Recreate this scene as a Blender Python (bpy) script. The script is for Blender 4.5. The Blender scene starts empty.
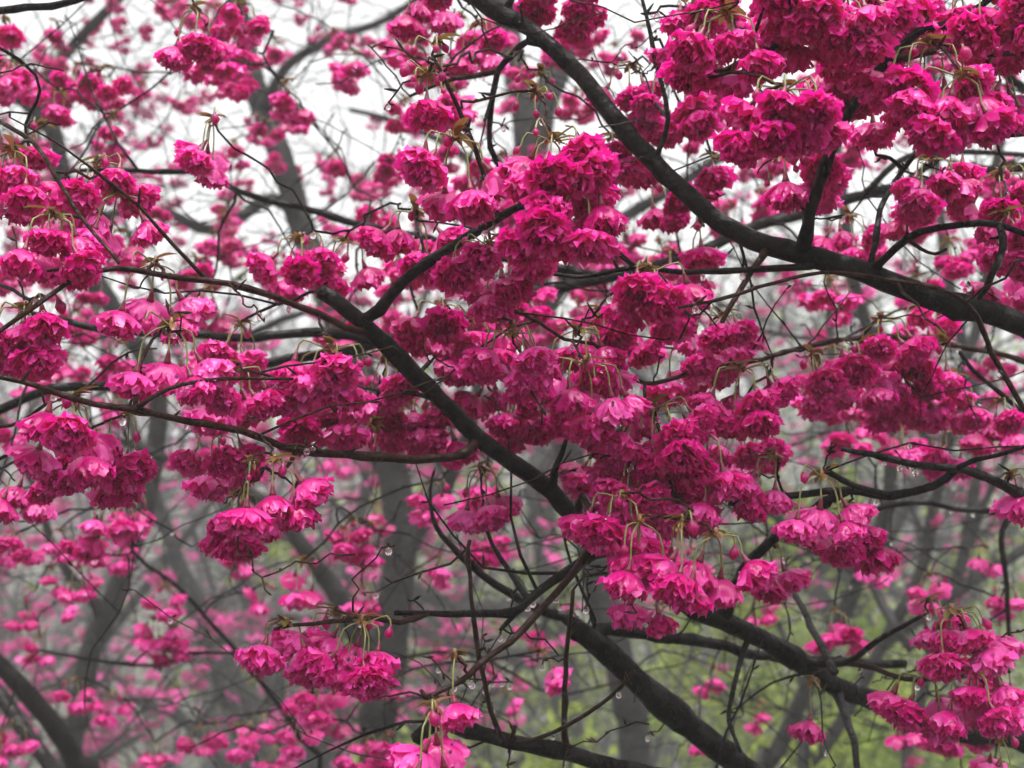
import bpy, math, random
import numpy as np
from mathutils import Matrix, Vector, Quaternion

RNG = random.Random(7)
NR = np.random.RandomState(7)
S = bpy.context.scene
COL = S.collection
R = math.radians

# ------------------------------------------------------------------ camera, sky, sun, exposure
PITCH = 10.0
EYE = Vector((0.0, 0.0, 1.6))
FPX = 512.0 / math.tan(R(20.0))
cam_d = bpy.data.cameras.new('camera')
cam = bpy.data.objects.new('camera', cam_d)
COL.objects.link(cam)
cam.location = EYE
cam.rotation_euler = (R(90 + PITCH), 0, 0)
cam_d.sensor_width = 36
cam_d.lens = 18.0 / math.tan(R(20.0))
cam_d.clip_start = 0.05
cam_d.clip_end = 600
cam_d.dof.use_dof = True
cam_d.dof.focus_distance = 1.0
cam_d.dof.aperture_fstop = 9.0
S.camera = cam

SUN_EL, SUN_AZ = 66.0, -40.0
W = bpy.data.worlds.new("World")
S.world = W
W.use_nodes = True
nt = W.node_tree
nt.nodes.clear()
sky = nt.nodes.new('ShaderNodeTexSky')
sky.sky_type = 'NISHITA'
sky.sun_disc = False
sky.sun_elevation = R(SUN_EL)
sky.sun_rotation = R(180 + SUN_AZ)
sky.air_density = 1.0
sky.dust_density = 6.0
sky.ozone_density = 1.0
hs = nt.nodes.new('ShaderNodeHueSaturation')
hs.inputs['Saturation'].default_value = 0.06       # an overcast sky has no blue
bg = nt.nodes.new('ShaderNodeBackground')
bg.inputs['Strength'].default_value = 0.15
wo = nt.nodes.new('ShaderNodeOutputWorld')
nt.links.new(sky.outputs[0], hs.inputs['Color'])
nt.links.new(hs.outputs[0], bg.inputs['Color'])
nt.links.new(bg.outputs[0], wo.inputs['Surface'])

sun_d = bpy.data.lights.new('sun', 'SUN')
sun_d.energy = 1.5
sun_d.angle = R(25)
sun_d.color = (1.0, 0.98, 0.95)
sun = bpy.data.objects.new('sun', sun_d)
COL.objects.link(sun)
# high in the cloud behind the camera's left shoulder
sd = Vector((math.sin(R(SUN_AZ)) * math.cos(R(SUN_EL)), -math.cos(R(SUN_AZ)) * math.cos(R(SUN_EL)), math.sin(R(SUN_EL))))
sun.rotation_euler = sd.to_track_quat('Z', 'Y').to_euler()
sun.location = (3, -3, 12)

S.view_settings.view_transform = 'Standard'
S.view_settings.look = 'None'
S.view_settings.gamma = 1.0
S.view_settings.exposure = 1.3
S.render.engine = 'CYCLES'
S.cycles.max_bounces = 8
S.cycles.transparent_max_bounces = 8
S.cycles.volume_bounces = 1
S.cycles.caustics_reflective = False
S.cycles.caustics_refractive = False
S.cycles.use_denoising = True

# ------------------------------------------------------------------ pixel -> world helper (layout survey only)
cp, sp_ = math.cos(R(PITCH)), math.sin(R(PITCH))
RIGHT = np.array((1.0, 0, 0)); UP = np.array((0, -sp_, cp)); FWD = np.array((0, cp, sp_))
EYEN = np.array(EYE)


def P(px, py, d):
    return EYEN + RIGHT * ((px - 512) / FPX * d) + UP * (-(py - 384) / FPX * d) + FWD * d


def pix(p):
    v = np.asarray(p) - EYEN
    d = v @ FWD
    d = np.where(np.abs(d) < 1e-4, 1e-4, d)
    return 512 + (v @ RIGHT) / d * FPX, 384 - (v @ UP) / d * FPX, d


# ------------------------------------------------------------------ mesh collecting
class MB:
    def __init__(self):
        self.v = []; self.q = []; self.t = []; self.qm = []; self.tm = []; self.a = []; self.n = 0

    def add(self, v, q=None, t=None, m=0, tint=None):
        v = np.asarray(v, float).reshape(-1, 3)
        self.v.append(v)
        if tint is None:
            tint = np.full(len(v), 0.5)
        self.a.append(np.asarray(tint, float).reshape(-1))
        if q is not None and len(q):
            q = np.asarray(q, int).reshape(-1, 4)
            self.q.append(q + self.n); self.qm.append(np.full(len(q), m))
        if t is not None and len(t):
            t = np.asarray(t, int).reshape(-1, 3)
            self.t.append(t + self.n); self.tm.append(np.full(len(t), m))
        self.n += len(v)

    def arrays(self):
        v = np.concatenate(self.v) if self.v else np.zeros((0, 3))
        a = np.concatenate(self.a) if self.a else np.zeros(0)
        q = np.concatenate(self.q) if self.q else np.zeros((0, 4), int)
        t = np.concatenate(self.t) if self.t else np.zeros((0, 3), int)
        qm = np.concatenate(self.qm) if self.qm else np.zeros(0, int)
        tm = np.concatenate(self.tm) if self.tm else np.zeros(0, int)
        return v, q, t, qm, tm, a

    def merge(self, other, M=None, dtint=0.0):
        v, q, t, qm, tm, a = other if isinstance(other, tuple) else other.arrays()
        if M is not None:
            M = np.asarray(M)
            v = v @ M[:3, :3].T + M[:3, 3]
        self.v.append(v); self.a.append(np.clip(a + dtint, 0, 1) if dtint else a)
        self.q.append(q + self.n); self.t.append(t + self.n)
        self.qm.append(qm); self.tm.append(tm)
        self.n += len(v)

    def mesh(self, name, mats, smooth=True):
        v, q, t, qm, tm, a = self.arrays()
        me = bpy.data.meshes.new(name)
        me.vertices.add(len(v)); me.vertices.foreach_set('co', v.astype(np.float32).ravel())
        nl = len(q) * 4 + len(t) * 3
        me.loops.add(nl)
        me.loops.foreach_set('vertex_index', np.concatenate([q.ravel(), t.ravel()]).astype(np.int32))
        me.polygons.add(len(q) + len(t))
        ls = np.concatenate([np.arange(len(q)) * 4, len(q) * 4 + np.arange(len(t)) * 3]).astype(np.int32)
        me.polygons.foreach_set('loop_start', ls)
        me.polygons.foreach_set('material_index', np.concatenate([qm, tm]).astype(np.int32))
        me.polygons.foreach_set('use_smooth', np.full(len(q) + len(t), smooth))
        at = me.attributes.new('tint', 'FLOAT', 'POINT')
        at.data.foreach_set('value', a.astype(np.float32))
        me.update(calc_edges=True)
        for m in mats:
            me.materials.append(m)
        return me


def obj(name, me, parent=None, M=None):
    o = bpy.data.objects.new(name, me)
    COL.objects.link(o)
    if parent is not None:
        o.parent = parent
    if M is not None:
        o.matrix_basis = Matrix(M)
    return o


def tag(o, label=None, cat=None, group=None, kind=None):
    if label: o['label'] = label
    if cat: o['category'] = cat
    if group: o['group'] = group
    if kind: o['kind'] = kind
    return o


def root(name, loc, label, cat, group=None):
    o = bpy.data.objects.new(name, None)
    o.empty_display_size = 0.1
    COL.objects.link(o)
    o.location = loc
    return tag(o, label, cat, group)


def smooth_path(pts, step):
    """Catmull-Rom through pts, resampled at about the given step"""
    p = np.asarray(pts, float)
    if len(p) < 3:
        p = np.vstack([p[0], (p[0] + p[-1]) / 2, p[-1]])
    e = np.vstack([2 * p[0] - p[1], p, 2 * p[-1] - p[-2]])
    out = []
    for i in range(1, len(e) - 2):
        L = np.linalg.norm(e[i + 1][:3] - e[i][:3])
        n = max(2, int(L / step))
        for k in range(n):
            u = k / n
            out.append(0.5 * ((2 * e[i]) + (-e[i - 1] + e[i + 1]) * u + (2 * e[i - 1] - 5 * e[i] + 4 * e[i + 1] - e[i + 2]) * u * u
                              + (-e[i - 1] + 3 * e[i] - 3 * e[i + 1] + e[i + 2]) * u ** 3))
    out.append(p[-1])
    return np.array(out)


def tube(mb, pts, rad, sides=8, m=0, jitter=0.06, tint=0.5, cap=True):
    pts = np.asarray(pts, float); rad = np.asarray(rad, float)
    n = len(pts)
    tg = np.gradient(pts, axis=0)
    tg /= np.linalg.norm(tg, axis=1)[:, None] + 1e-12
    ref = np.array((0, 0, 1.0)) if abs(tg[0][2]) < 0.9 else np.array((1.0, 0, 0))
    u = np.cross(tg[0], ref); u /= np.linalg.norm(u)
    ang = np.arange(sides) / sides * 2 * math.pi
    V = []
    lump = 1 + jitter * NR.randn(n, sides)
    for i in range(n):
        u = u - tg[i] * (u @ tg[i]); u /= np.linalg.norm(u) + 1e-12
        w = np.cross(tg[i], u)
        ring = pts[i] + (np.cos(ang)[:, None] * u + np.sin(ang)[:, None] * w) * (rad[i] * lump[i])[:, None]
        V.append(ring)
    V = np.concatenate(V)
    i = np.arange(n - 1)[:, None]; j = np.arange(sides)[None, :]
    a = i * sides + j; b = i * sides + (j + 1) % sides
    Q = np.stack([a, b, b + sides, a + sides], -1).reshape(-1, 4)
    T = []
    if cap:
        c0, c1 = len(V), len(V) + 1
        V = np.vstack([V, pts[0] - tg[0] * rad[0] * 0.4, pts[-1] + tg[-1] * rad[-1] * 0.4])
        for k in range(sides):
            T.append((c0, (k + 1) % sides, k))
            T.append((c1, (n - 1) * sides + k, (n - 1) * sides + (k + 1) % sides))
    if tint is None:
        s_ = np.concatenate([[0], np.cumsum(np.linalg.norm(np.diff(pts, axis=0), axis=1))]) * 10
        tn = np.repeat(s_, sides)
        tn = np.concatenate([tn, [0, s_[-1]]]) if cap else tn
    else:
        tn = np.full(len(V), tint)
    mb.add(V, Q, T, m, tn)


# ------------------------------------------------------------------ materials
def new_mat(name):
    m = bpy.data.materials.new(name)
    m.use_nodes = True
    t = m.node_tree
    t.nodes.clear()
    return m, t, t.nodes.new('ShaderNodeOutputMaterial')


def ramp(t, stops):
    r = t.nodes.new('ShaderNodeValToRGB')
    e = r.color_ramp.elements
    e[0].position, e[0].color = stops[0][0], (*stops[0][1], 1)
    e[1].position, e[1].color = stops[-1][0], (*stops[-1][1], 1)
    for p, c in stops[1:-1]:
        x = e.new(p); x.color = (*c, 1)
    return r


def petal_mat(name, c0, c1, c2, tr, trc, rough=0.33, spec=0.35, bump=True):
    m, t, out = new_mat(name)
    at = t.nodes.new('ShaderNodeAttribute'); at.attribute_name = 'tint'
    oi = t.nodes.new('ShaderNodeObjectInfo')
    tc = t.nodes.new('ShaderNodeTexCoord')
    no = t.nodes.new('ShaderNodeTexNoise'); no.inputs['Scale'].default_value = 160; no.inputs['Detail'].default_value = 3
    t.links.new(tc.outputs['Object'], no.inputs['Vector'])
    a1 = t.nodes.new('ShaderNodeMath'); a1.operation = 'MULTIPLY_ADD'
    t.links.new(no.outputs['Fac'], a1.inputs[0]); a1.inputs[1].default_value = 0.35
    t.links.new(at.outputs['Fac'], a1.inputs[2])
    a2 = t.nodes.new('ShaderNodeMath'); a2.operation = 'MULTIPLY_ADD'
    t.links.new(oi.outputs['Random'], a2.inputs[0]); a2.inputs[1].default_value = 0.42
    t.links.new(a1.outputs[0], a2.inputs[2])
    a3 = t.nodes.new('ShaderNodeMath'); a3.operation = 'SUBTRACT'; a3.inputs[1].default_value = 0.36
    t.links.new(a2.outputs[0], a3.inputs[0])
    cr = ramp(t, [(0.0, c0), (0.5, c1), (1.0, c2)])
    t.links.new(a3.outputs[0], cr.inputs[0])
    b = t.nodes.new('ShaderNodeBsdfPrincipled')
    b.inputs['Roughness'].default_value = rough
    b.inputs['Specular IOR Level'].default_value = spec
    b.inputs['Coat Weight'].default_value = 0.25 if bump else 0.0
    b.inputs['Coat Roughness'].default_value = 0.12
    b.inputs['Coat IOR'].default_value = 1.33
    t.links.new(cr.outputs[0], b.inputs['Base Color'])
    tl = t.nodes.new('ShaderNodeBsdfTranslucent')
    tl.inputs['Color'].default_value = (*trc, 1)
    mx = t.nodes.new('ShaderNodeMixShader'); mx.inputs[0].default_value = tr
    t.links.new(b.outputs[0], mx.inputs[1]); t.links.new(tl.outputs[0], mx.inputs[2])
    if bump:
        bn = t.nodes.new('ShaderNodeBump'); bn.inputs['Strength'].default_value = 0.25; bn.inputs['Distance'].default_value = 0.0006
        n2 = t.nodes.new('ShaderNodeTexNoise'); n2.inputs['Scale'].default_value = 420; n2.inputs['Detail'].default_value = 2
        t.links.new(tc.outputs['Object'], n2.inputs['Vector'])
        t.links.new(n2.outputs['Fac'], bn.inputs['Height'])
        t.links.new(bn.outputs[0], b.inputs['Normal'])
    t.links.new(mx.outputs[0], out.inputs[0])
    return m


def bark_mat(name, dark, light, scale, rough0, rough1, lichen=None, coat=0.5):
    m, t, out = new_mat(name)
    tc = t.nodes.new('ShaderNodeTexCoord')
    n1 = t.nodes.new('ShaderNodeTexNoise'); n1.inputs['Scale'].default_value = scale; n1.inputs['Detail'].default_value = 6; n1.inputs['Roughness'].default_value = 0.7
    n2 = t.nodes.new('ShaderNodeTexNoise'); n2.inputs['Scale'].default_value = scale * 6; n2.inputs['Detail'].default_value = 4
    n3 = t.nodes.new('ShaderNodeTexNoise'); n3.inputs['Scale'].default_value = scale * 0.8; n3.inputs['Detail'].default_value = 3
    vo = t.nodes.new('ShaderNodeTexVoronoi'); vo.inputs['Scale'].default_value = scale * 2.2
    for n in (n1, n2, n3, vo):
        t.links.new(tc.outputs['Object'], n.inputs['Vector'])
    # lenticels: short dashes lying round the branch (bands along its length, broken up by noise)
    at = t.nodes.new('ShaderNodeAttribute'); at.attribute_name = 'tint'
    w1 = t.nodes.new('ShaderNodeTexNoise'); w1.noise_dimensions = '4D'; w1.inputs['Scale'].default_value = scale * 0.9; w1.inputs['Detail'].default_value = 2
    ml = t.nodes.new('ShaderNodeMath'); ml.operation = 'MULTIPLY'; ml.inputs[1].default_value = 9.0
    t.links.new(at.outputs['Fac'], ml.inputs[0]); t.links.new(ml.outputs[0], w1.inputs['W']); t.links.new(tc.outputs['Object'], w1.inputs['Vector'])
    band = ramp(t, [(0.60, (0, 0, 0)), (0.66, (1, 1, 1))])
    t.links.new(w1.outputs['Fac'], band.inputs[0])
    stops = [(0.3, dark), (0.62, light)]
    if lichen: stops.append((0.75, lichen))
    cr = ramp(t, stops)
    t.links.new(n1.outputs['Fac'], cr.inputs[0])
    mc = t.nodes.new('ShaderNodeMix'); mc.data_type = 'RGBA'
    t.links.new(band.outputs[0], mc.inputs[0]); t.links.new(cr.outputs[0], mc.inputs[6])
    mc.inputs[7].default_value = (light[0] * 2.2, light[1] * 2.0, light[2] * 1.8, 1)
    b = t.nodes.new('ShaderNodeBsdfPrincipled')
    t.links.new(mc.outputs[2], b.inputs['Base Color'])
    mr = t.nodes.new('ShaderNodeMapRange')
    mr.inputs['From Min'].default_value = 0.3; mr.inputs['From Max'].default_value = 0.7
    mr.inputs['To Min'].default_value = rough0; mr.inputs['To Max'].default_value = rough1
    t.links.new(n2.outputs['Fac'], mr.inputs['Value'])
    t.links.new(mr.outputs[0], b.inputs['Roughness'])
    b.inputs['Specular IOR Level'].default_value = 0.03
    wet = ramp(t, [(0.50, (0, 0, 0)), (0.58, (coat, coat, coat))])
    t.links.new(n3.outputs['Fac'], wet.inputs[0])
    t.links.new(wet.outputs[0], b.inputs['Coat Weight'])
    b.inputs['Coat Roughness'].default_value = 0.06
    b.inputs['Coat IOR'].default_value = 1.33
    ad = t.nodes.new('ShaderNodeMath'); ad.operation = 'ADD'
    t.links.new(n2.outputs['Fac'], ad.inputs[0]); t.links.new(vo.outputs['Distance'], ad.inputs[1])
    a2 = t.nodes.new('ShaderNodeMath'); a2.operation = 'MULTIPLY_ADD'; a2.inputs[1].default_value = 0.8
    t.links.new(band.outputs[0], a2.inputs[0]); t.links.new(ad.outputs[0], a2.inputs[2])
    bn = t.nodes.new('ShaderNodeBump'); bn.inputs['Strength'].default_value = 1.0; bn.inputs['Distance'].default_value = 0.12 / scale
    t.links.new(a2.outputs[0], bn.inputs['Height'])
    t.links.new(bn.outputs[0], b.inputs['Normal'])
    cb = t.nodes.new('ShaderNodeBump'); cb.inputs['Strength'].default_value = 0.5; cb.inputs['Distance'].default_value = 0.08 / scale
    t.links.new(ad.outputs[0], cb.inputs['Height'])
    t.links.new(cb.outputs[0], b.inputs['Coat Normal'])
    t.links.new(b.outputs[0], out.inputs[0])
    return m


def plain(name, c0, c1, scale, rough=0.5, tr=0.0):
    m, t, out = new_mat(name)
    tc = t.nodes.new('ShaderNodeTexCoord')
    no = t.nodes.new('ShaderNodeTexNoise'); no.inputs['Scale'].default_value = scale; no.inputs['Detail'].default_value = 3
    t.links.new(tc.outputs['Object'], no.inputs['Vector'])
    cr = ramp(t, [(0.35, c0), (0.65, c1)])
    t.links.new(no.outputs['Fac'], cr.inputs[0])
    b = t.nodes.new('ShaderNodeBsdfPrincipled')
    b.inputs['Roughness'].default_value = rough
    t.links.new(cr.outputs[0], b.inputs['Base Color'])
    if tr:
        tl = t.nodes.new('ShaderNodeBsdfTranslucent')
        t.links.new(cr.outputs[0], tl.inputs['Color'])
        mx = t.nodes.new('ShaderNodeMixShader'); mx.inputs[0].default_value = tr
        t.links.new(b.outputs[0], mx.inputs[1]); t.links.new(tl.outputs[0], mx.inputs[2])
        t.links.new(mx.outputs[0], out.inputs[0])
    else:
        t.links.new(b.outputs[0], out.inputs[0])
    return m


PETAL = petal_mat('petal_magenta', (0.31, 0.002, 0.105), (0.60, 0.006, 0.225), (0.86, 0.10, 0.50), 0.42, (0.90, 0.008, 0.34), 0.28, 0.40)
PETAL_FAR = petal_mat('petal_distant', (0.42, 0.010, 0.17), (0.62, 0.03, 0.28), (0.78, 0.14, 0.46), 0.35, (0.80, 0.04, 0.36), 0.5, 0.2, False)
CALYX = plain('calyx_red', (0.09, 0.006, 0.016), (0.18, 0.012, 0.035), 300, 0.35)
STALK = plain('stalk_green', (0.10, 0.115, 0.022), (0.21, 0.19, 0.06), 120, 0.3)
SCALE = plain('bud_scale_brown', (0.13, 0.045, 0.015), (0.30, 0.16, 0.05), 200, 0.4, 0.2)
LEAF = plain('young_leaf', (0.14, 0.15, 0.03), (0.22, 0.075, 0.03), 150, 0.35, 0.35)
BARK = bark_mat('bark_wet_dark', (0.003, 0.0026, 0.0026), (0.013, 0.010, 0.0095), 70, 0.3, 0.7)
BARK_TWIG = bark_mat('bark_twig_red_brown', (0.009, 0.0045, 0.0035), (0.040, 0.019, 0.014), 110, 0.22, 0.55)
BARK_GREY = bark_mat('bark_grey', (0.008, 0.0075, 0.0075), (0.032, 0.030, 0.029), 22, 0.4, 0.75, (0.05, 0.05, 0.047), 0.3)
BARK_PALE = bark_mat('bark_pale', (0.05, 0.05, 0.05), (0.12, 0.115, 0.11), 18, 0.5, 0.8, (0.17, 0.17, 0.165))
FRESH = plain('fresh_foliage', (0.15, 0.22, 0.016), (0.28, 0.34, 0.035), 2.5, 0.5, 0.45)
wm, wt, wout = new_mat('rain_water')
wb = wt.nodes.new('ShaderNodeBsdfGlass'); wb.inputs['IOR'].default_value = 1.33; wb.inputs['Roughness'].default_value = 0.0
wt.links.new(wb.outputs[0], wout.inputs[0])
WATER = wm
CL_MATS = [PETAL, CALYX, STALK, SCALE, LEAF, WATER]


# ------------------------------------------------------------------ ground with a wooded slope behind
def ground_z(x, y):
    x = np.asarray(x, float); y = np.asarray(y, float)
    def sm(a, b, v):
        u = np.clip((v - a) / (b - a), 0, 1); return u * u * (3 - 2 * u)
    dip = -1.3 * sm(2.2, 6.5, y) * (1 - 0.35 * sm(0, 6, x))
    rise = 9.5 * sm(11, 52, y) + 10 * sm(52, 160, y)
    return dip + rise + 0.10 * np.sin(x * 0.9 + 1.3) * np.sin(y * 0.7) * sm(2, 6, y) + 1.0 * np.sin(x * 0.09 + 0.6) * sm(20, 60, y)


xs = np.concatenate([np.linspace(-160, -22, 24), np.linspace(-20, 20, 81), np.linspace(22, 160, 24)])
ys = np.concatenate([np.linspace(-60, -2, 14), np.linspace(-1, 24, 64), np.linspace(25, 200, 60)])
GX, GY = np.meshgrid(xs, ys)
GZ = ground_z(GX, GY)
nx, ny = len(xs), len(ys)
i = np.arange(ny - 1)[:, None]; j = np.arange(nx - 1)[None, :]
q = np.stack([i * nx + j, i * nx + j + 1, (i + 1) * nx + j + 1, (i + 1) * nx + j], -1).reshape(-1, 4)
mb = MB(); mb.add(np.stack([GX, GY, GZ], -1).reshape(-1, 3), q)
gm, gt, gout = new_mat('ground_litter')
tc = gt.nodes.new('ShaderNodeTexCoord')
g1 = gt.nodes.new('ShaderNodeTexNoise'); g1.inputs['Scale'].default_value = 0.35; g1.inputs['Detail'].default_value = 8; g1.inputs['Roughness'].default_value = 0.7
g2 = gt.nodes.new('ShaderNodeTexNoise'); g2.inputs['Scale'].default_value = 9; g2.inputs['Detail'].default_value = 6
gt.links.new(tc.outputs['Object'], g1.inputs['Vector']); gt.links.new(tc.outputs['Object'], g2.inputs['Vector'])
ga = gt.nodes.new('ShaderNodeMath'); ga.operation = 'MULTIPLY_ADD'; ga.inputs[1].default_value = 0.4
gt.links.new(g2.outputs['Fac'], ga.inputs[0]); gt.links.new(g1.outputs['Fac'], ga.inputs[2])
gr = ramp(gt, [(0.5, (0.035, 0.030, 0.026)), (0.70, (0.05, 0.055, 0.028)), (0.88, (0.09, 0.08, 0.065))])
gt.links.new(ga.outputs[0], gr.inputs[0])
gb = gt.nodes.new('ShaderNodeBsdfPrincipled'); gb.inputs['Roughness'].default_value = 0.9
gt.links.new(gr.outputs[0], gb.inputs['Base Color']); gt.links.new(gb.outputs[0], gout.inputs[0])
tag(obj('ground', mb.mesh('ground', [gm])), 'leaf littered grassy ground dipping then rising into a wooded slope', 'ground', kind='structure')

# mist
HAZE_DENSITY = 0.0115
hz = MB()
zt, zb, x0, x1, y0, y1 = 20.5, -4.0, -165, 165, -65, 205
hv = [(x, y, z) for z in (zb, zt) for y in (y0, y1) for x in (x0, x1)]
hz.add(hv, [(0, 2, 3, 1), (4, 5, 7, 6), (0, 1, 5, 4), (2, 6, 7, 3), (0, 4, 6, 2), (1, 3, 7, 5)])
hm, ht, hout = new_mat('mist')
pv = ht.nodes.new('ShaderNodeVolumePrincipled')
pv.inputs['Color'].default_value = (0.93, 0.94, 0.95, 1)
pv.inputs['Density'].default_value = HAZE_DENSITY
ht.links.new(pv.outputs[0], hout.inputs['Volume'])
hm.volume_intersection_method = 'ACCURATE' if hasattr(hm, 'volume_intersection_method') else None
tag(obj('haze', hz.mesh('haze', [hm], False)), 'pale rain mist hanging between the trees', 'haze', kind='stuff')


# ------------------------------------------------------------------ blossom building
def petal(mb, az, z0, L, Wd, th0, th1, flare, r0, nu, nv, amp, tint, rs, tipc=0.18):
    """one ruffled petal: base on a ring of radius r0 at height z0, curving from th0 to th1 (angles from straight down)"""
    t = np.linspace(0, 1, nu)
    th = th0 + (th1 - th0) * np.minimum(t / 0.75, 1) ** 0.8
    th = th + flare * np.clip((t - 0.7) / 0.3, 0, 1) ** 1.5
    ds = L / (nu - 1)
    rr = r0 + np.concatenate([[0], np.cumsum(np.sin((th[1:] + th[:-1]) / 2) * ds)])
    zz = z0 - np.concatenate([[0], np.cumsum(np.cos((th[1:] + th[:-1]) / 2) * ds)])
    w = Wd * (0.16 + 0.84 * np.sin(np.clip(t * 0.62 + 0.02, 0, 1) * math.pi) ** 0.8) * np.where(t > 0.9, 0.86, 1)
    s = np.linspace(-1, 1, nv)
    ph, ph2 = rs.uniform(0, 6.28), rs.uniform(0, 6.28)
    fr = rs.uniform(2.2, 4.2)
    T, Sx = np.meshgrid(t, s, indexing='ij')
    ruff = amp * T ** 2 * (np.sin(fr * Sx * 2 + ph) + 0.5 * np.sin(fr * 4.3 * Sx + ph2) * T) + amp * 0.5 * rs.randn(nu, nv) * T ** 3
    cup = 0.22 * Wd * Sx ** 2
    notch = -L * 0.10 * np.exp(-(Sx / 0.22) ** 2) * (T > 0.95) + L * 0.05 * rs.randn(nu, nv) * (T > 0.95)
    nr_, nz_ = np.cos(th)[:, None], np.sin(th)[:, None]     # outward normal of the petal's middle line
    rad = rr[:, None] + nr_ * (ruff - cup) + np.sin(th)[:, None] * notch
    z = zz[:, None] + nz_ * (ruff - cup) - np.cos(th)[:, None] * notch
    y = w[:, None] * Sx
    ca, sa = math.cos(az), math.sin(az)
    V = np.stack([rad * ca - y * sa, rad * sa + y * ca, z], -1).reshape(-1, 3)
    a = np.arange(nu - 1)[:, None] * nv + np.arange(nv - 1)[None, :]
    Q = np.stack([a, a + 1, a + nv + 1, a + nv], -1).reshape(-1, 4)
    tn = np.clip(tint + tipc * (T - 0.5) + 0.05 * rs.randn(nu, nv), 0, 1).reshape(-1)
    mb.add(V, Q, None, 0, tn)
    return V.reshape(nu, nv, 3)


def drop_mesh(mb, c, r, m, seg=6):
    V = []; Q = []; T = []
    nlat = seg - 1
    for k in range(1, nlat + 1):
        la = math.pi * k / (nlat + 1)
        sq = 1.0 + (0.35 if la < 1.0 else 0) * (1 - la)
        for s in range(seg * 2):
            lo = 2 * math.pi * s / (seg * 2)
            V.append((math.sin(la) * math.cos(lo), math.sin(la) * math.sin(lo), math.cos(la) * sq))
    n = seg * 2
    for k in range(nlat - 1):
        for s in range(n):
            Q.append((k * n + s, (k + 1) * n + s, (k + 1) * n + (s + 1) % n, k * n + (s + 1) % n))
    V.append((0, 0, 1.5)); V.append((0, 0, -1))
    for s in range(n):
        T.append((len(V) - 2, s, (s + 1) % n)); T.append((len(V) - 1, (nlat - 1) * n + (s + 1) % n, (nlat - 1) * n + s))
    mb.add(np.array(V) * r + np.array(c), Q, T, m)


def make_flower(seed, lod):
    rs = np.random.RandomState(seed)
    mb = MB()
    op = [0.72, 0.86, 0.94, 1.0, 1.06, 1.12, 0.9, 0.98, 0.82][seed % 9]       # how far the bell has opened
    # calyx: narrow dark red bell above the petals
    if lod < 2:
        zc = np.array([0.001, -0.001, -0.003, -0.0055, -0.008]); rc = np.array([0.0008, 0.0013, 0.0017, 0.0022, 0.0032])
        tube(mb, np.stack([0 * zc, 0 * zc, zc], -1), rc, 7 if lod == 0 else 5, 1, 0.03)
    if lod == 0:
        wh = [(7, .0196, .0098, 92, 34, 44), (8, .0200, .0090, 80, 24, 50), (9, .0190, .0074, 62, 14, 48), (8, .0176, .0064, 42, 6, 44), (6, .0160, .0056, 24, 0, 34)]
        nu, nv = 9, 9
    elif lod == 1:
        wh = [(6, .0190, .0110, 86, 28, 30), (6, .0185, .0100, 66, 14, 36), (5, .0165, .0085, 42, 4, 34)]
        nu, nv = 5, 5
    else:
        wh = [(5, .0190, .0125, 84, 26, 20), (4, .0180, .0110, 45, 8, 30)]
        nu, nv = 4, 3
    for w, (n, L, Wd, a0, a1, fl) in enumerate(wh):
        off = rs.uniform(0, 6.28)
        for k in range(n):
            az = off + 2 * math.pi * k / n + rs.uniform(-0.2, 0.2)
            V = petal(mb, az, -0.0075 - 0.0007 * w, L * rs.uniform(0.88, 1.1), Wd * rs.uniform(0.85, 1.12), R(a0 * op + rs.uniform(-9, 9)), R(a1 * op + rs.uniform(-10, 10)),
                      R(fl + rs.uniform(-30, 34)), 0.0012, nu, nv, 0.0023 if lod < 2 else 0.0016, 0.52 + rs.uniform(-0.24, 0.28) - 0.05 * w, rs, 0.5)
            if lod == 0 and w < 3 and rs.rand() < 0.75:
                c = V[rs.randint(3, nu - 1), rs.randint(2, nv - 2)]
                out = np.array([c[0], c[1], 0.006]); out /= np.linalg.norm(out)
                drop_mesh(mb, c + out * 0.0005, rs.uniform(0.0005, 0.0013), 5, 4)
    return mb


NFL = 9
FL = {0: [make_flower(100 + k, 0).arrays() for k in range(NFL)],
      1: [make_flower(200 + k, 1).arrays() for k in range(6)],
      2: [make_flower(300 + k, 2).arrays() for k in range(6)]}
FLOWER_MESH = []
for k in range(NFL):
    b_ = MB(); b_.merge(FL[0][k]); FLOWER_MESH.append(b_.mesh('flower', CL_MATS))


def bud(mb, c, d, s, rs, lod):
    """closed bud: calyx and a twisted ovoid of petals along direction d"""
    d = np.asarray(d) / np.linalg.norm(d)
    tt = np.array([0, .15, .3, .5, .7, .86, 1.0]); rr = np.array([.0012, .0020, .0036, .0050, .0047, .0031, .0007]) * s
    n = 7 if lod == 0 else 5
    tube(mb, [np.asarray(c) + d * u * 0.015 * s for u in tt], rr, n, 0, 0.10, 0.15, False)
    tube(mb, [np.asarray(c) + d * u * 0.0055 * s for u in (0, .4, .8, 1)], np.array([.0011, .0021, .0033, .0041]) * s, n, 1, 0.04, cap=False)


def leaf(mb, c, d, up, L, Wd, m, nu=4):
    d = np.asarray(d, float); d /= np.linalg.norm(d)
    sd_ = np.cross(d, up); sd_ /= np.linalg.norm(sd_) + 1e-9
    nn = np.cross(sd_, d)
    V = []
    for k in range(nu + 1):
        u = k / nu
        w = Wd * math.sin(math.pi * min(u * 0.86 + 0.08, 1)) ** 0.9
        cc = np.asarray(c) + d * L * u - nn * L * 0.22 * u * u
        V += [cc - sd_ * w + nn * w * 0.4, cc, cc + sd_ * w + nn * w * 0.4]
    Q = []
    for k in range(nu):
        for s in (0, 1):
            a = k * 3 + s; Q.append((a, a + 1, a + 4, a + 3))
    mb.add(V, Q, None, m)


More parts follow.
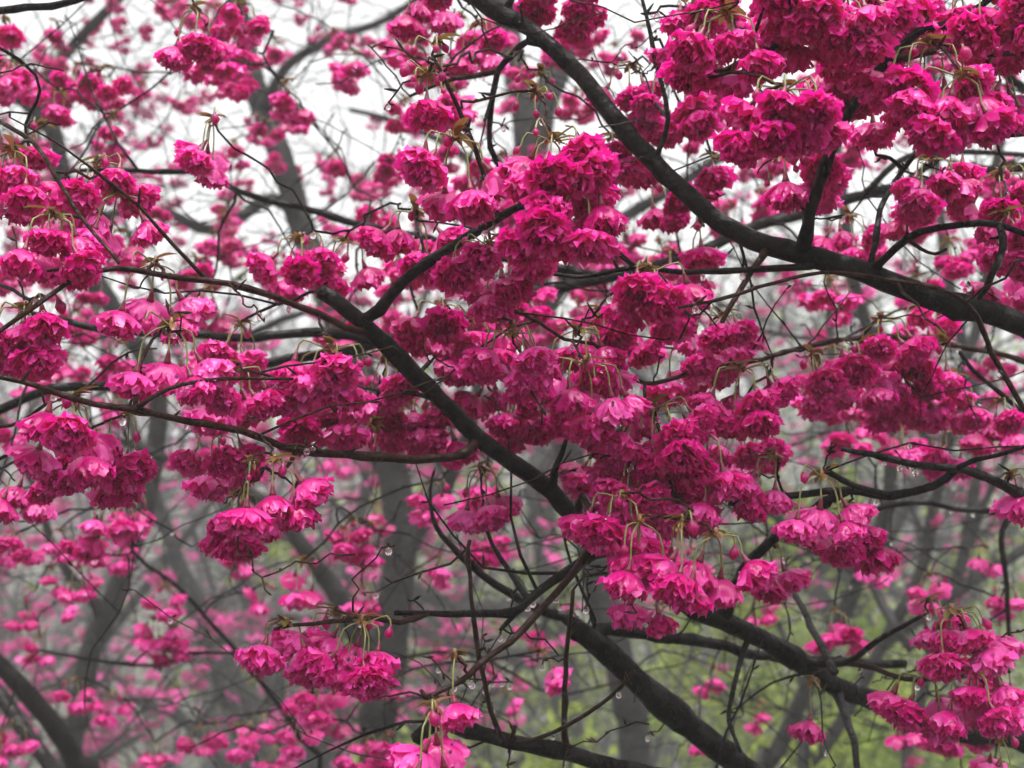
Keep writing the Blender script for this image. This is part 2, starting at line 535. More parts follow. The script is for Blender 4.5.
def look_rot(d, spin):
    """matrix whose -Z runs along d"""
    q_ = Vector((0, 0, -1)).rotation_difference(Vector(d))
    return q_.to_matrix().to_4x4() @ Matrix.Rotation(spin, 4, 'Z')


def make_cluster(seed, n, nb, lod, spread=1.0):
    """umbel hanging from a spur at the origin: bud scales, green stalks, n open flowers, nb buds"""
    rs = np.random.RandomState(seed)
    base = MB(); fl = []
    placed = []
    want = n + nb
    hang = 0.021 * rs.uniform(0.85, 1.15)
    for k in range(want):
        isb = k >= n
        for tries in range(60):
            ra = 0.0255 * spread * math.sqrt(max(n, 1) / 7.0) * math.sqrt(rs.uniform(0.0, 1.0)) if n > 1 else (0.006 if nb < 2 else rs.uniform(0.003, 0.016))
            az = rs.uniform(0, 6.28)
            c = np.array([ra * math.cos(az) * 1.15, ra * math.sin(az), -hang + 0.22 * ra + rs.uniform(-0.014, 0.012)])
            if isb: c[2] += 0.012
            if all(np.linalg.norm((c - p) * np.array([1, 1, 1.15])) > (0.0190 if not isb else 0.014) - 0.0002 * tries for p in placed):
                break
        placed.append(c)
        # arched stalk from spur to the flower
        lat = np.array([c[0], c[1], 0]); ll = np.linalg.norm(lat)
        st = np.array([lat[0] * 0.12, lat[1] * 0.12, -0.003])
        top = c + np.array([0, 0, 0.0])
        mid = st * 0.45 + top * 0.55 + np.array([lat[0] * 0.22, lat[1] * 0.22, 0.003 + 0.18 * ll])
        pth = smooth_path([st, mid, top], 0.006 if lod == 0 else 0.012)
        tube(base, pth, np.linspace(0.0006, 0.0008, len(pth)), 5 if lod == 0 else 3, 2, 0.05, cap=False)
        d = np.array([lat[0], lat[1], 0]) / (ll + 1e-6) * rs.uniform(0.1, 0.75) * min(1, ll / 0.018) + np.array([0, 0, -1.0]) + rs.randn(3) * 0.16
        d /= np.linalg.norm(d)
        if isb:
            bud(base, top, d, rs.uniform(0.45, 0.85), rs, lod)
        else:
            M = Matrix.Translation(top) @ look_rot(d, rs.uniform(0, 6.28)) @ Matrix.Scale(rs.uniform(0.9, 1.1), 4)
            fl.append((rs.randint(0, len(FL[lod])), np.array(M), rs.uniform(-0.28, 0.30)))
    # bud scales and a little spur
    if lod < 2:
        tube(base, [(0, 0, 0.003), (0, 0, -0.001), (0, 0, -0.004)], [0.0016, 0.0022, 0.0012], 6, 3)
        for k in range(6 if lod == 0 else 3):
            a = rs.uniform(0, 6.28)
            leaf(base, (0, 0, -0.001), (math.cos(a), math.sin(a), rs.uniform(-0.9, 0.5)), np.array((0, 0, 1.0)), rs.uniform(0.006, 0.011), 0.0026, 3, 3)
        for k in range(rs.randint(1, 5)):
            a = rs.uniform(0, 6.28)
            leaf(base, (0, 0, 0.001), (math.cos(a), math.sin(a), rs.uniform(-0.3, 0.6)), np.array((0, 0, 1.0)), rs.uniform(0.009, 0.020), 0.0034, 4, 4)
    full = MB(); full.merge(base)
    for (k, M, dt) in fl:
        full.merge(FL[lod][k], M, dt)
    return dict(base=base, fl=fl, full=full)


SPECS = [(1, 0), (2, 0), (2, 1), (3, 1), (4, 1), (5, 1), (6, 1), (7, 2), (8, 2), (9, 1), (0, 5), (1, 5)]
LIB = {}
for lod, reps in ((0, 2), (1, 3)):
    for si, (n, nb) in enumerate(SPECS):
        for r_ in range(reps):
            c = make_cluster(1000 * (lod + 1) + si * 17 + r_, n, nb, lod)
            c['mesh'] = c['full'].mesh('blossom_cluster', CL_MATS)
            if lod == 0:
                c['base_mesh'] = c['base'].mesh('blossom_cluster', CL_MATS)
            LIB.setdefault((lod, n, nb), []).append(c)
FARCL = [make_cluster(5000 + k, 3 + k % 5, 0, 2, 1.1)['full'].arrays() for k in range(10)]


# ------------------------------------------------------------------ trees
class Branch:
    def __init__(self, name, mat):
        self.name, self.mat, self.mb = name, mat, MB()


class Tree:
    def __init__(self, name, base, label, group=None):
        self.root = root(name, base, label, 'tree', group)
        self.base = np.asarray(base, float)
        self.br = []
        self.sp = []; self.sr = []; self.sb = []      # samples: point, radius, branch index
        self.cl = []                                  # clusters

    def branch(self, name, pts, w0, w1, mat, join='', sides=None, step=0.012, jit=0.05, wob=0.0, knots=0.0):
        """pts: (px,py,d) or ('w',x,y,z); w0,w1 radii in metres"""
        W3 = []; rpar = None
        for p in pts:
            W3.append(np.array(p[1:], float) if p[0] == 'w' else P(*p))
        pxs = [None if p[0] == 'w' else list(p) for p in pts]
        if self.sp and join:
            sp = np.concatenate(self.sp)
            for e, k in (('s', 0), ('e', -1)):
                if e in join:
                    qx, qy, qd = pix(W3[k]); sx, sy, sd2 = pix(sp)
                    i_ = np.argmin((sx - qx) ** 2 + (sy - qy) ** 2 + ((sd2 - qd) * 60) ** 2)
                    W3[k] = sp[i_].copy()
                    if e == 's': rpar = float(np.concatenate(self.sr)[i_])
                    if e == 's' and len(W3) > 2:       # leave the parent gradually, never straight at the eye
                        pd = float(pix(W3[0])[2])
                        for m_ in range(1, len(W3)):
                            if pxs[m_] is None: break
                            ax, ay, _d = pix(W3[m_ - 1])
                            lat = math.hypot(pxs[m_][0] - ax, pxs[m_][1] - ay) * pd / FPX
                            pxs[m_][2] = min(max(pxs[m_][2], pd - 0.7 * lat), pd + 0.7 * lat)
                            pd = pxs[m_][2]
                            if m_ < len(W3) - 1 or 'e' not in join:
                                W3[m_] = P(*pxs[m_])
        path = smooth_path(W3, step)
        n = len(path)
        if wob:
            nz = np.cumsum(NR.randn(n, 3), axis=0); nz -= np.linspace(0, 1, n)[:, None] * nz[-1]
            path = path + nz * wob
        u = np.linspace(0, 1, n)
        rad = w0 + (w1 - w0) * u
        if 's' in join:
            sl = np.concatenate([[0], np.cumsum(np.linalg.norm(np.diff(path, axis=0), axis=1))])
            fl_ = 0.55 if rpar is None else max(0.0, min(0.55, 0.78 * rpar / w0 - 1))
            rad = rad * (1 + fl_ * np.exp(-(sl / (2.6 * w0)) ** 2))
        if knots:
            k = max(1, int(n * step / knots))
            for c in NR.uniform(0.03, 0.97, k):
                rad = rad * (1 + 0.28 * np.exp(-((u - c) * n * step / (0.5 * (w0 + w1) * 1.2)) ** 2))
        if sides is None:
            sides = int(np.clip(5 + max(w0, w1) * 600, 6, 14))
        b = Branch(name, mat)
        tube(b.mb, path, rad, sides, 0, jit, None)
        self.br.append(b)
        self.note(path, rad, len(self.br) - 1)
        return path, rad

    def note(self, path, rad, bi):
        self.sp.append(np.asarray(path)); self.sr.append(np.asarray(rad)); self.sb.append(np.full(len(path), bi))

    def nearest(self, p, bias_up=0.0):
        sp = np.concatenate(self.sp)
        d = sp - p
        dist = np.linalg.norm(d, axis=1)
        cost = dist + bias_up * np.maximum(0, -d[:, 2]) + np.concatenate(self.sr) * 1.5
        i_ = int(np.argmin(cost))
        return sp[i_], np.concatenate(self.sr)[i_], int(np.concatenate(self.sb)[i_]), dist[i_]

    def grow(self, p, r1=0.0010, bias=0.0, bow=0.10, sides=5, step=0.02):
        s, r, bi, dist = self.nearest(p, bias)
        if dist < 0.004:
            return dist
        r0 = min(r * 0.75, r1 + 0.0045 * dist)
        dirv = p - s
        off = np.cross(dirv, NR.randn(3)); off /= np.linalg.norm(off) + 1e-9
        k1 = s + dirv * 0.35 + off * dist * bow * RNG.uniform(0.1, 0.8) + np.array((0, 0, dist * 0.05))
        k2 = s + dirv * 0.72 + off * dist * bow * RNG.uniform(-0.5, 0.5) + np.array((0, 0, dist * 0.06))
        path = smooth_path([s, k1, k2, p], step)
        rad = np.linspace(max(r0, r1), r1, len(path))
        if len(path) > 2:
            path[1:-1] += NR.randn(len(path) - 2, 3) * 0.0030 * math.sqrt(dist / 0.2)
        tube(self.br[bi].mb, path, rad, sides, 0, 0.05, None)
        for c in range(1, len(path) - 1):
            if RNG.random() < 0.22:
                v_ = NR.randn(3) + np.array((0, 0, 0.4)); v_ /= np.linalg.norm(v_)
                L = RNG.uniform(0.003, 0.007)
                tube(self.br[bi].mb, [path[c], path[c] + v_ * L * 0.6, path[c] + v_ * L], [rad[c] * 0.8, max(rad[c], 0.0012) * 1.05, rad[c] * 0.3], 4, 0, 0.05, None)
        self.note(path[1:], rad[1:], bi)
        return dist

    def finish(self):
        inv = Matrix.Translation(-Vector(self.base))
        for b in self.br:
            v = MB(); v.merge(b.mb, np.array(inv))
            obj(b.name, v.mesh(b.name, [b.mat]), self.root)

    def cluster(self, p, n, nb, lod, scale=1.0, split=False):
        key = (lod, n, nb)
        c = RNG.choice(LIB[key])
        M = Matrix.Translation(Vector(p) - Vector(self.base)) @ Matrix.Rotation(RNG.uniform(0, 6.283), 4, 'Z') @ Matrix.Rotation(RNG.uniform(-0.16, 0.16), 4, 'X') @ Matrix.Scale(scale, 4)
        o = obj('blossom_cluster', c['base_mesh'] if split else c['mesh'], self.root, M)
        if split:
            for (k, m, dt) in c['fl']:
                obj('flower', FLOWER_MESH[k], o, m)
        self.cl.append(o)
        return o


def px(w, d):
    return w / 2 * d / FPX


# ---- near tree whose limb sweeps over the upper right
A = Tree('cherry_tree', (1.42, 1.75, 0), 'near blossoming cherry whose thick dark limb sweeps from right edge to top centre')
A.branch('trunk', [('w', 1.42, 1.75, -0.05), ('w', 1.40, 1.72, 0.6), ('w', 1.34, 1.66, 1.25), ('w', 1.28, 1.60, 1.8), ('w', 1.32, 1.70, 2.6), ('w', 1.5, 1.9, 3.4)], 0.085, 0.03, BARK, step=0.04, jit=0.04)
d = 1.12
LIMB_A, _ = A.branch('limb', [('w', 1.29, 1.62, 1.70), (1290, 455, 1.32), (1130, 378, 1.16), (1024, 320, d), (956, 304, d), (897, 281, d), (845, 263, 1.12), (796, 249, 1.13), (760, 239, 1.14), (726, 223, 1.15), (690, 194, 1.16), (655, 161, 1.17), (617, 120, 1.18), (582, 74, 1.19), (531, 29, 1.2), (476, 0, 1.21), (420, -42, 1.22), (380, -90, 1.2)],
         px(36, 1.2), px(14, 1.2), BARK, 's', knots=0.14, wob=0.0006)
FORK_A, _ = A.branch('branch', [(803, 248, 1.12), (807, 225, 1.1), (811, 207, 1.09), (825, 168, 1.07), (847, 121, 1.05), (866, 90, 1.04), (893, 60, 1.03), (921, 31, 1.02), (956, 22, 1.0), (985, 4, 1.0), (1030, -30, 1.0)], px(14, 1.1), px(6, 1.0), BARK, 's', knots=0.05, wob=0.0008)
A.branch('branch', [(893, 61, 1.03), (917, 57, 1.0), (945, 52, 0.98), (987, 56, 0.97), (1040, 48, 0.97)], px(9, 1.0), px(5, 1.0), BARK_TWIG, 's', knots=0.04, wob=0.0006)
A.branch('branch', [(893, 61, 1.03), (850, 40, 1.0), (804, 37, 0.99), (768, 51, 0.97), (729, 70, 0.97), (700, 80, 0.96), (682, 89, 0.96)], px(10, 1.0), px(4, 1.0), BARK_TWIG, 's', knots=0.05, wob=0.0006)
A.branch('branch', [(872, 268, 1.12), (897, 250, 1.08), (921, 235, 1.06), (960, 227, 1.04), (999, 227, 1.02), (1035, 238, 1.02)], px(9, 1.05), px(6, 1.02), BARK, 's', knots=0.06, wob=0.0006)
A.branch('twig', [(915, 240, 1.06), (921, 249, 1.05), (935, 254, 1.05), (947, 249, 1.05)], px(5, 1.05), px(3, 1.05), BARK_TWIG, 's')
A.branch('branch', [(1001, 229, 1.02), (1001, 246, 1.02), (991, 275, 1.03), (979, 299, 1.04)], px(9, 1.02), px(6, 1.04), BARK, 's', wob=0.0006)
A.branch('branch', [(760, 252, 1.13), (752, 270, 1.08), (737, 297, 1.04), (722, 322, 1.02)], px(8, 1.1), px(5, 1.05), BARK_TWIG, 's', wob=0.0006)
A.branch('branch', [(825, 264, 1.13), (808, 266, 1.13), (741, 270, 1.12), (683, 271, 1.12), (636, 268, 1.11), (581, 277, 1.11), (531, 269, 1.1)], px(8, 1.13), px(4, 1.1), BARK, 's', knots=0.07, wob=0.0006)
A.branch('twig', [(636, 268, 1.11), (622, 256, 1.1), (607, 240, 1.09)], px(6, 1.1), px(4, 1.1), BARK, 's')
A.branch('branch', [(1030, 420, 1.02), (991, 357, 1.02), (983, 334, 1.01), (966, 305, 1.0), (933, 290, 0.99), (878, 281, 0.98), (823, 276, 0.97), (776, 285, 0.96), (729, 297, 0.95), (678, 308, 0.94)], px(6, 1.0), px(3.5, 0.95), BARK_TWIG, '', knots=0.05, wob=0.0006)
A.branch('branch', [(560, 52, 1.19), (548, 90, 1.14), (528, 36, 1.19)][:1] + [(527, 43, 1.2), (511, 58, 1.24), (497, 72, 1.26), (491, 110, 1.28), (489, 148, 1.3), (505, 175, 1.3)], px(7, 1.2), px(6, 1.3), BARK, 's', wob=0.0006)
A.branch('branch', [(497, 72, 1.26), (470, 76, 1.28), (445, 82, 1.3), (410, 96, 1.3)], px(6, 1.27), px(3, 1.3), BARK_TWIG, 's', wob=0.0006)
A.branch('twig', [(509, 16, 1.2), (516, -10, 1.2)], px(8, 1.2), px(6, 1.2), BARK, 's')
A.branch('branch', [(655, 161, 1.17), (668, 120, 1.16), (658, 70, 1.15), (650, 35, 1.15), (641, -5, 1.15)], px(6, 1.17), px(4, 1.15), BARK_GREY, 's', knots=0.03, wob=0.0005)
A.branch('branch', [(868, 272, 1.12), (885, 200, 1.2), (905, 168, 1.18), (925, 150, 1.15), (952, 141, 1.12), (985, 137, 1.1), (1035, 133, 1.1)], px(7, 1.15), px(5, 1.1), BARK, 's', knots=0.06, wob=0.0006)
A.branch('twig', [(905, 168, 1.18), (890, 158, 1.16), (876, 155, 1.14)], px(5, 1.15), px(3, 1.14), BARK, 's')
# the low twig rooted again into the limb off frame
A.branch('twig', [(1030, 420, 1.02), (1090, 455, 1.08), (1180, 405, 1.18)], px(6, 1.0), px(9, 1.18), BARK_TWIG, 'se')

# ---- near tree whose limb crosses the centre
Bt = Tree('cherry_tree', (1.02, 1.98, 0), 'near blossoming cherry whose sawn-off dark limb crosses the centre to the right edge')
Bt.branch('trunk', [('w', 1.02, 1.98, -0.05), ('w', 1.0, 1.95, 0.4), ('w', 0.97, 1.9, 0.8), ('w', 0.95, 1.86, 1.2), ('w', 1.03, 1.9, 1.7), ('w', 1.15, 2.0, 2.6)], 0.075, 0.03, BARK, step=0.04, jit=0.04)
LIMB_B, _ = Bt.branch('limb', [('w', 0.965, 1.88, 0.95), (1170, 790, 1.65), (1100, 760, 1.5), (1024, 737, 1.4), (956, 726, 1.36), (894, 702, 1.33), (843, 683, 1.30), (796, 655, 1.28), (753, 632, 1.26), (702, 608, 1.24), (656, 581, 1.22), (621, 553, 1.2), (585, 526, 1.19), (554, 490, 1.18), (519, 460, 1.17), (480, 435, 1.16), (441, 396, 1.15), (398, 356, 1.14), (363, 322, 1.13), (320, 291, 1.12)],
          px(31, 1.5), px(15, 1.12), BARK, 's', knots=0.12, wob=0.0006)
FORK_B, _ = Bt.branch('branch', [(366, 324, 1.13), (378, 311, 1.11), (402, 283, 1.09), (437, 256, 1.07), (468, 239, 1.05), (496, 219, 1.04), (525, 205, 1.02), (548, 188, 1.0)], px(13, 1.12), px(7, 1.02), BARK, 's', knots=0.06, wob=0.0006)
Bt.branch('twig', [(496, 219, 1.04), (493, 200, 1.03), (484, 172, 1.02), (468, 129, 1.01), (449, 86, 1.0), (433, 57, 1.0)], px(6, 1.04), px(4, 1.0), BARK_TWIG, 's', knots=0.03, wob=0.0005)
Bt.branch('twig', [(462, 115, 1.01), (462, 108, 1.005), (461, 101, 1.0)], px(4, 1.0), px(2, 1.0), BARK_TWIG, 's')
LONG_B, _ = Bt.branch('branch', [(482, 438, 1.16), (464, 453, 1.12), (429, 459, 1.08), (390, 457, 1.05), (348, 454, 1.02), (297, 451, 1.0), (242, 431, 0.98), (188, 421, 0.96), (137, 410, 0.95), (78, 401, 0.94), (39, 388, 0.93), (0, 379, 0.92), (-60, 362, 0.92)], px(10, 1.12), px(5, 0.92), BARK_TWIG, 's', knots=0.06, wob=0.0007)
Bt.branch('branch', [(137, 408, 0.95), (168, 389, 0.98), (219, 379, 1.01), (293, 379, 1.05)], px(5, 0.96), px(3, 1.05), BARK_TWIG, 's', knots=0.05)
Bt.branch('twig', [(127, 401, 0.95), (138, 370, 1.0), (152, 340, 1.05)], px(4, 0.96), px(3.5, 1.05), BARK_TWIG, 's')
Bt.branch('twig', [(299, 452, 1.0), (290, 463, 0.97), (281, 474, 0.95)], px(5, 1.0), px(4, 0.95), BARK_TWIG, 's')
LEFT_B, _ = Bt.branch('branch', [(372, 333, 1.13), (348, 327, 1.11), (305, 308, 1.08), (250, 287, 1.05), (195, 277, 1.02), (156, 271, 1.0), (117, 268, 0.98), (82, 276, 0.96), (51, 299, 0.95), (12, 323, 0.94), (-30, 350, 0.94)], px(8, 1.12), px(4.5, 0.94), BARK_TWIG, 's', knots=0.06, wob=0.0007)
Bt.branch('twig', [(84, 275, 0.96), (66, 269, 0.95), (47, 271, 0.94)], px(5, 0.96), px(3, 0.94), BARK_TWIG, 's')
Bt.branch('branch', [(452, 404, 1.15), (430, 398, 1.16), (412, 393, 1.16), (380, 391, 1.17)], px(7, 1.15), px(4, 1.17), BARK, '')
Bt.branch('branch', [(722, 608, 1.24), (745, 574, 1.21), (763, 551, 1.19), (780, 534, 1.18), (798, 522, 1.17), (826, 502, 1.16), (856, 487, 1.15)], px(13, 1.24), px(9, 1.15), BARK, 's', knots=0.05, wob=0.0006)
Bt.branch('branch', [(1120, 545, 1.2), (1060, 512, 1.17), (1024, 497, 1.15), (976, 474, 1.12), (953, 468, 1.11), (913, 465, 1.1), (870, 453, 1.08), (842, 449, 1.07)], px(15, 1.17), px(5, 1.08), BARK, '', knots=0.05, wob=0.0006)
Bt.branch('branch', [(960, 470, 1.12), (933, 486, 1.13), (890, 494, 1.14), (843, 489, 1.15), (788, 495, 1.15), (729, 504, 1.16)], px(9, 1.13), px(7, 1.16), BARK, 's', knots=0.06, wob=0.0006)
Bt.branch('twig', [(884, 495, 1.14), (854, 486, 1.12), (827, 471, 1.1)], px(8, 1.14), px(6, 1.1), BARK, 's')
Bt.branch('branch', [(950, 469, 1.11), (975, 460, 1.1), (999, 455, 1.09), (1035, 443, 1.08)], px(6, 1.1), px(4, 1.08), BARK, 's')
Bt.branch('branch', [('w', 0.99, 1.87, 1.45), (1200, 430, 1.35), (1100, 392, 1.1), (1024, 369, 0.98), (968, 357, 0.96), (913, 345, 0.95), (860, 341, 0.94), (812, 349, 0.93), (760, 361, 0.92), (716, 369, 0.92), (645, 382, 0.91), (614, 359, 0.91), (594, 341, 0.9), (566, 337, 0.9), (538, 318, 0.89), (500, 303, 0.88), (468, 293, 0.88)],
          px(11, 1.35), px(4, 0.88), BARK_TWIG, 's', knots=0.04, wob=0.0006)
Bt.branch('branch', [(1110, 396, 1.13), (1060, 432, 1.08), (1024, 412, 1.03), (999, 392, 1.0), (972, 369, 0.98), (960, 352, 0.97)], px(9, 1.08), px(6, 0.98), BARK, 's')
Bt.branch('twig', [(643, 383, 0.91), (645, 398, 0.9), (655, 420, 0.89), (662, 440, 0.88), (668, 471, 0.88), (674, 492, 0.88), (695, 513, 0.87), (699, 523, 0.87)], px(5, 0.9), px(3, 0.87), BARK_TWIG, 's', knots=0.03)
Bt.branch('branch', [(583, 524, 1.19), (582, 497, 1.12), (594, 522, 1.08), (591, 545, 1.06), (570, 577, 1.05), (542, 609, 1.03), (511, 640, 1.01), (480, 663, 0.99), (457, 683, 0.98), (425, 698, 0.97)][1:], px(9, 1.1), px(5, 0.97), BARK_TWIG, '', knots=0.025, wob=0.0006)
Bt.branch('twig', [(582, 497, 1.12), (578, 510, 1.17), (580, 522, 1.19)], px(9, 1.1), px(8, 1.19), BARK_TWIG, 'se')
Bt.branch('branch', [(610, 547, 1.2), (597, 553, 1.17), (566, 573, 1.14), (527, 601, 1.11), (507, 613, 1.1), (429, 613, 1.07), (395, 613, 1.06)], px(12, 1.2), px(5, 1.06), BARK, 's', knots=0.08, wob=0.0006)
Bt.branch('branch', [(424, 614, 1.07), (398, 624, 1.04), (371, 620, 1.03), (312, 624, 1.0), (274, 629, 0.98)], px(7, 1.06), px(4, 0.98), BARK_TWIG, 's', knots=0.03, wob=0.0006)
Bt.branch('twig', [(516, 612, 1.1), (505, 625, 1.1), (500, 630, 1.1)], px(6, 1.1), px(4, 1.1), BARK, 's')
Bt.branch('branch', [(800, 660, 1.28), (845, 663, 1.24), (878, 640, 1.2), (905, 625, 1.16), (922, 616, 1.14)], px(8, 1.27), px(5, 1.14), BARK, 's', knots=0.05)
Bt.branch('branch', [(840, 664, 1.24), (874, 668, 1.2), (905, 679, 1.16), (956, 677, 1.14), (980, 668, 1.12), (1010, 672, 1.12)], px(7, 1.24), px(3.5, 1.12), BARK_TWIG, 's', knots=0.04)
Bt.branch('twig', [(843, 683, 1.30), (834, 672, 1.22), (826, 684, 1.2), (820, 695, 1.19)], px(5, 1.25), px(3, 1.19), BARK_TWIG, 's')
Bt.branch('branch', [(838, 684, 1.30), (846, 716, 1.3), (853, 740, 1.31), (861, 790, 1.32)], px(10, 1.3), px(6, 1.32), BARK_GREY, 's', wob=0.0008)
Bt.branch('branch', [(749, 632, 1.26), (742, 655, 1.24), (731, 700, 1.22), (729, 722, 1.22), (741, 752, 1.22)], px(7, 1.25), px(4, 1.22), BARK_GREY, 's', knots=0.03)
Bt.branch('twig', [(834, 672, 1.29), (823, 648, 1.34), (808, 618, 1.4), (790, 586, 1.45)], px(9, 1.3), px(6, 1.45), BARK_GREY, '', wob=0.0005)
Bt.branch('twig', [(543, 598, 1.12), (527, 597, 1.2), (510, 572, 1.25), (492, 544, 1.28), (484, 520, 1.3)], px(9, 1.15), px(3, 1.28), BARK_GREY, 's')
Bt.branch('branch', [(545, 492, 1.18), (555, 470, 1.15), (561, 455, 1.1), (566, 440, 1.05)], px(9, 1.18), px(5, 1.05), BARK, 's')

# ---- low tree at the bottom centre
C = Tree('cherry_tree', (0.62, 1.50, 0), 'near cherry whose bare dark limbs rise from the bottom edge right of centre')
C.branch('trunk', [('w', 0.62, 1.50, -0.05), ('w', 0.60, 1.48, 0.35), ('w', 0.54, 1.46, 0.75), ('w', 0.50, 1.44, 1.0)], 0.075, 0.045, BARK, step=0.03, jit=0.04)
C.branch('limb', [('w', 0.505, 1.44, 0.98), (900, 915, 1.42), (820, 830, 1.4), (752, 776, 1.38), (712, 744, 1.36), (687, 725, 1.35), (648, 690, 1.34), (609, 655, 1.33), (585, 636, 1.32), (574, 628, 1.32)], px(33, 1.42), px(23, 1.32), BARK, 's', knots=0.07, wob=0.0008)
C.branch('limb', [('w', 0.51, 1.44, 0.93), (800, 905, 1.32), (700, 800, 1.25), (609, 770, 1.2), (554, 753, 1.18), (507, 745, 1.16), (468, 731, 1.15), (440, 722, 1.14), (415, 740, 1.13)], px(28, 1.3), px(14, 1.13), BARK, 's', knots=0.08, wob=0.0008)
C.branch('branch', [(590, 640, 1.32), (600, 630, 1.33), (644, 634, 1.38), (712, 642, 1.42), (760, 655, 1.45), (858, 663, 1.5), (905, 664, 1.52)], px(13, 1.33), px(9, 1.52), BARK, 's', knots=0.08, wob=0.0008)
C.branch('branch', [(584, 636, 1.32), (562, 620, 1.32), (531, 609, 1.32), (496, 589, 1.32), (460, 558, 1.32), (437, 527, 1.32), (431, 505, 1.33), (432, 478, 1.34)], px(12, 1.32), px(3, 1.34), BARK, 's', knots=0.08, wob=0.0008)
C.branch('twig', [(503, 744, 1.16), (501, 735, 1.15), (484, 679, 1.13), (476, 632, 1.12), (468, 562, 1.12), (470, 540, 1.12)], px(6, 1.15), px(4, 1.12), BARK_TWIG, 's', knots=0.03, wob=0.0005)
C.branch('twig', [(500, 744, 1.16), (512, 737, 1.13), (515, 726, 1.13)], px(6, 1.15), px(4, 1.13), BARK_TWIG, 's')
C.branch('twig', [(514, 746, 1.16), (530, 741, 1.12), (566, 726, 1.1), (609, 698, 1.08), (634, 671, 1.07)], px(5, 1.14), px(4, 1.07), BARK_TWIG, 's', knots=0.04)
C.branch('twig', [(562, 754, 1.18), (565, 735, 1.16), (566, 702, 1.15), (568, 644, 1.14), (573, 590, 1.13)], px(7, 1.18), px(4, 1.13), BARK_TWIG, 's', knots=0.04, wob=0.0005)
C.branch('twig', [(594, 631, 1.33), (588, 606, 1.28), (570, 560, 1.25), (562, 527, 1.24)], px(4, 1.3), px(3, 1.24), BARK, 's')
C.branch('twig', [(594, 630, 1.33), (595, 620, 1.3), (585, 597, 1.3)], px(4, 1.3), px(3, 1.3), BARK, 's')

# ---- near tree reaching in from the left
D = Tree('cherry_tree', (-0.95, 1.45, 0), 'near blossoming cherry reaching thin twigs in from the left edge')
D.branch('trunk', [('w', -0.95, 1.45, -0.05), ('w', -0.93, 1.43, 0.7), ('w', -0.88, 1.4, 1.4), ('w', -0.86, 1.36, 2.0), ('w', -0.9, 1.4, 2.9)], 0.07, 0.025, BARK, step=0.04, jit=0.04)
D.branch('branch', [('w', -0.87, 1.37, 1.9), (-120, 40, 1.1), (-40, 100, 1.0), (0, 125, 0.97), (30, 145, 0.95), (52, 175, 0.94), (80, 219, 0.93), (104, 245, 0.92), (119, 263, 0.92)], px(11, 1.1), px(4, 0.92), BARK_TWIG, 's', knots=0.05, wob=0.0006)
D.branch('branch', [('w', -0.88, 1.38, 2.1), (-100, 45, 1.15), (-30, 20, 1.1), (0, 13, 1.08), (39, 7, 1.06), (60, 5, 1.05), (86, -4, 1.05)], px(14, 1.15), px(8, 1.05), BARK, 's', wob=0.0006)
D.branch('branch', [('w', -0.87, 1.4, 1.6), (-110, 300, 1.2), (-40, 280, 1.1), (0, 285, 1.08), (30, 300, 1.06)], px(9, 1.2), px(4, 1.06), BARK, 's', wob=0.0006)
D.branch('branch', [('w', -0.88, 1.4, 1.5), (-100, 470, 1.15), (-30, 430, 1.05), (10, 425, 1.0), (45, 405, 0.97)], px(9, 1.2), px(4, 0.97), BARK_TWIG, 's', wob=0.0006)
D.branch('branch', [('w', -0.89, 1.41, 1.4), (-100, 560, 1.2), (-20, 470, 1.1), (20, 455, 1.08), (80, 470, 1.05)], px(9, 1.2), px(3, 1.05), BARK, 's', wob=0.0006)
D.branch('twig', [(-60, 20, 1.1), (20, 60, 1.15), (40, 90, 1.18), (25, 125, 1.2), (30, 150, 1.2)], px(4, 1.1), px(3, 1.2), BARK, '')

# ---- tree standing behind on the right, long grey-dark limbs across the middle
K1 = Tree('cherry_tree', (1.75, 2.75, ground_z(1.75, 2.75)), 'cherry a step further back with thin grey limbs running level across the whole middle')
K1.branch('trunk', [('w', 1.75, 2.75, -0.1), ('w', 1.72, 2.7, 0.6), ('w', 1.66, 2.6, 1.3), ('w', 1.6, 2.5, 2.0), ('w', 1.7, 2.6, 3.0)], 0.09, 0.035, BARK_GREY, step=0.05, jit=0.04)
K1.branch('limb', [('w', 1.6, 2.5, 2.05), (1300, 130, 2.1), (1100, 160, 1.85), (1024, 167, 1.78), (975, 173, 1.74), (893, 190, 1.7), (858, 199, 1.68), (800, 215, 1.66), (753, 230, 1.64), (714, 250, 1.62), (660, 268, 1.6), (600, 283, 1.58), (539, 300, 1.56), (440, 327, 1.52), (371, 347, 1.5), (312, 358, 1.48), (266, 366, 1.47), (219, 375, 1.46), (156, 386, 1.45), (98, 390, 1.44), (51, 390, 1.43), (-20, 420, 1.43)],
          px(15, 1.9), px(9, 1.45), BARK, 's', knots=0.18, wob=0.0010, step=0.02)
K1.branch('branch', [(372, 347, 1.5), (348, 336, 1.48), (297, 336, 1.46), (242, 340, 1.44), (148, 336, 1.42), (88, 330, 1.4), (20, 310, 1.4)], px(10, 1.48), px(6, 1.4), BARK, 's', knots=0.1, wob=0.0010)
K1.branch('branch', [(600, 283, 1.58), (545, 262, 1.6), (470, 248, 1.62), (417, 233, 1.62), (371, 225, 1.61), (312, 207, 1.6), (297, 203, 1.6), (250, 191, 1.58), (215, 178, 1.57), (188, 168, 1.55), (141, 172, 1.53), (66, 172, 1.5)], px(11, 1.58), px(4, 1.5), BARK, 's', knots=0.1, wob=0.0010)
K1.branch('branch', [(893, 190, 1.7), (950, 150, 1.75), (1001, 117, 1.8), (1040, 95, 1.85)], px(8, 1.7), px(6, 1.85), BARK_GREY, 's')
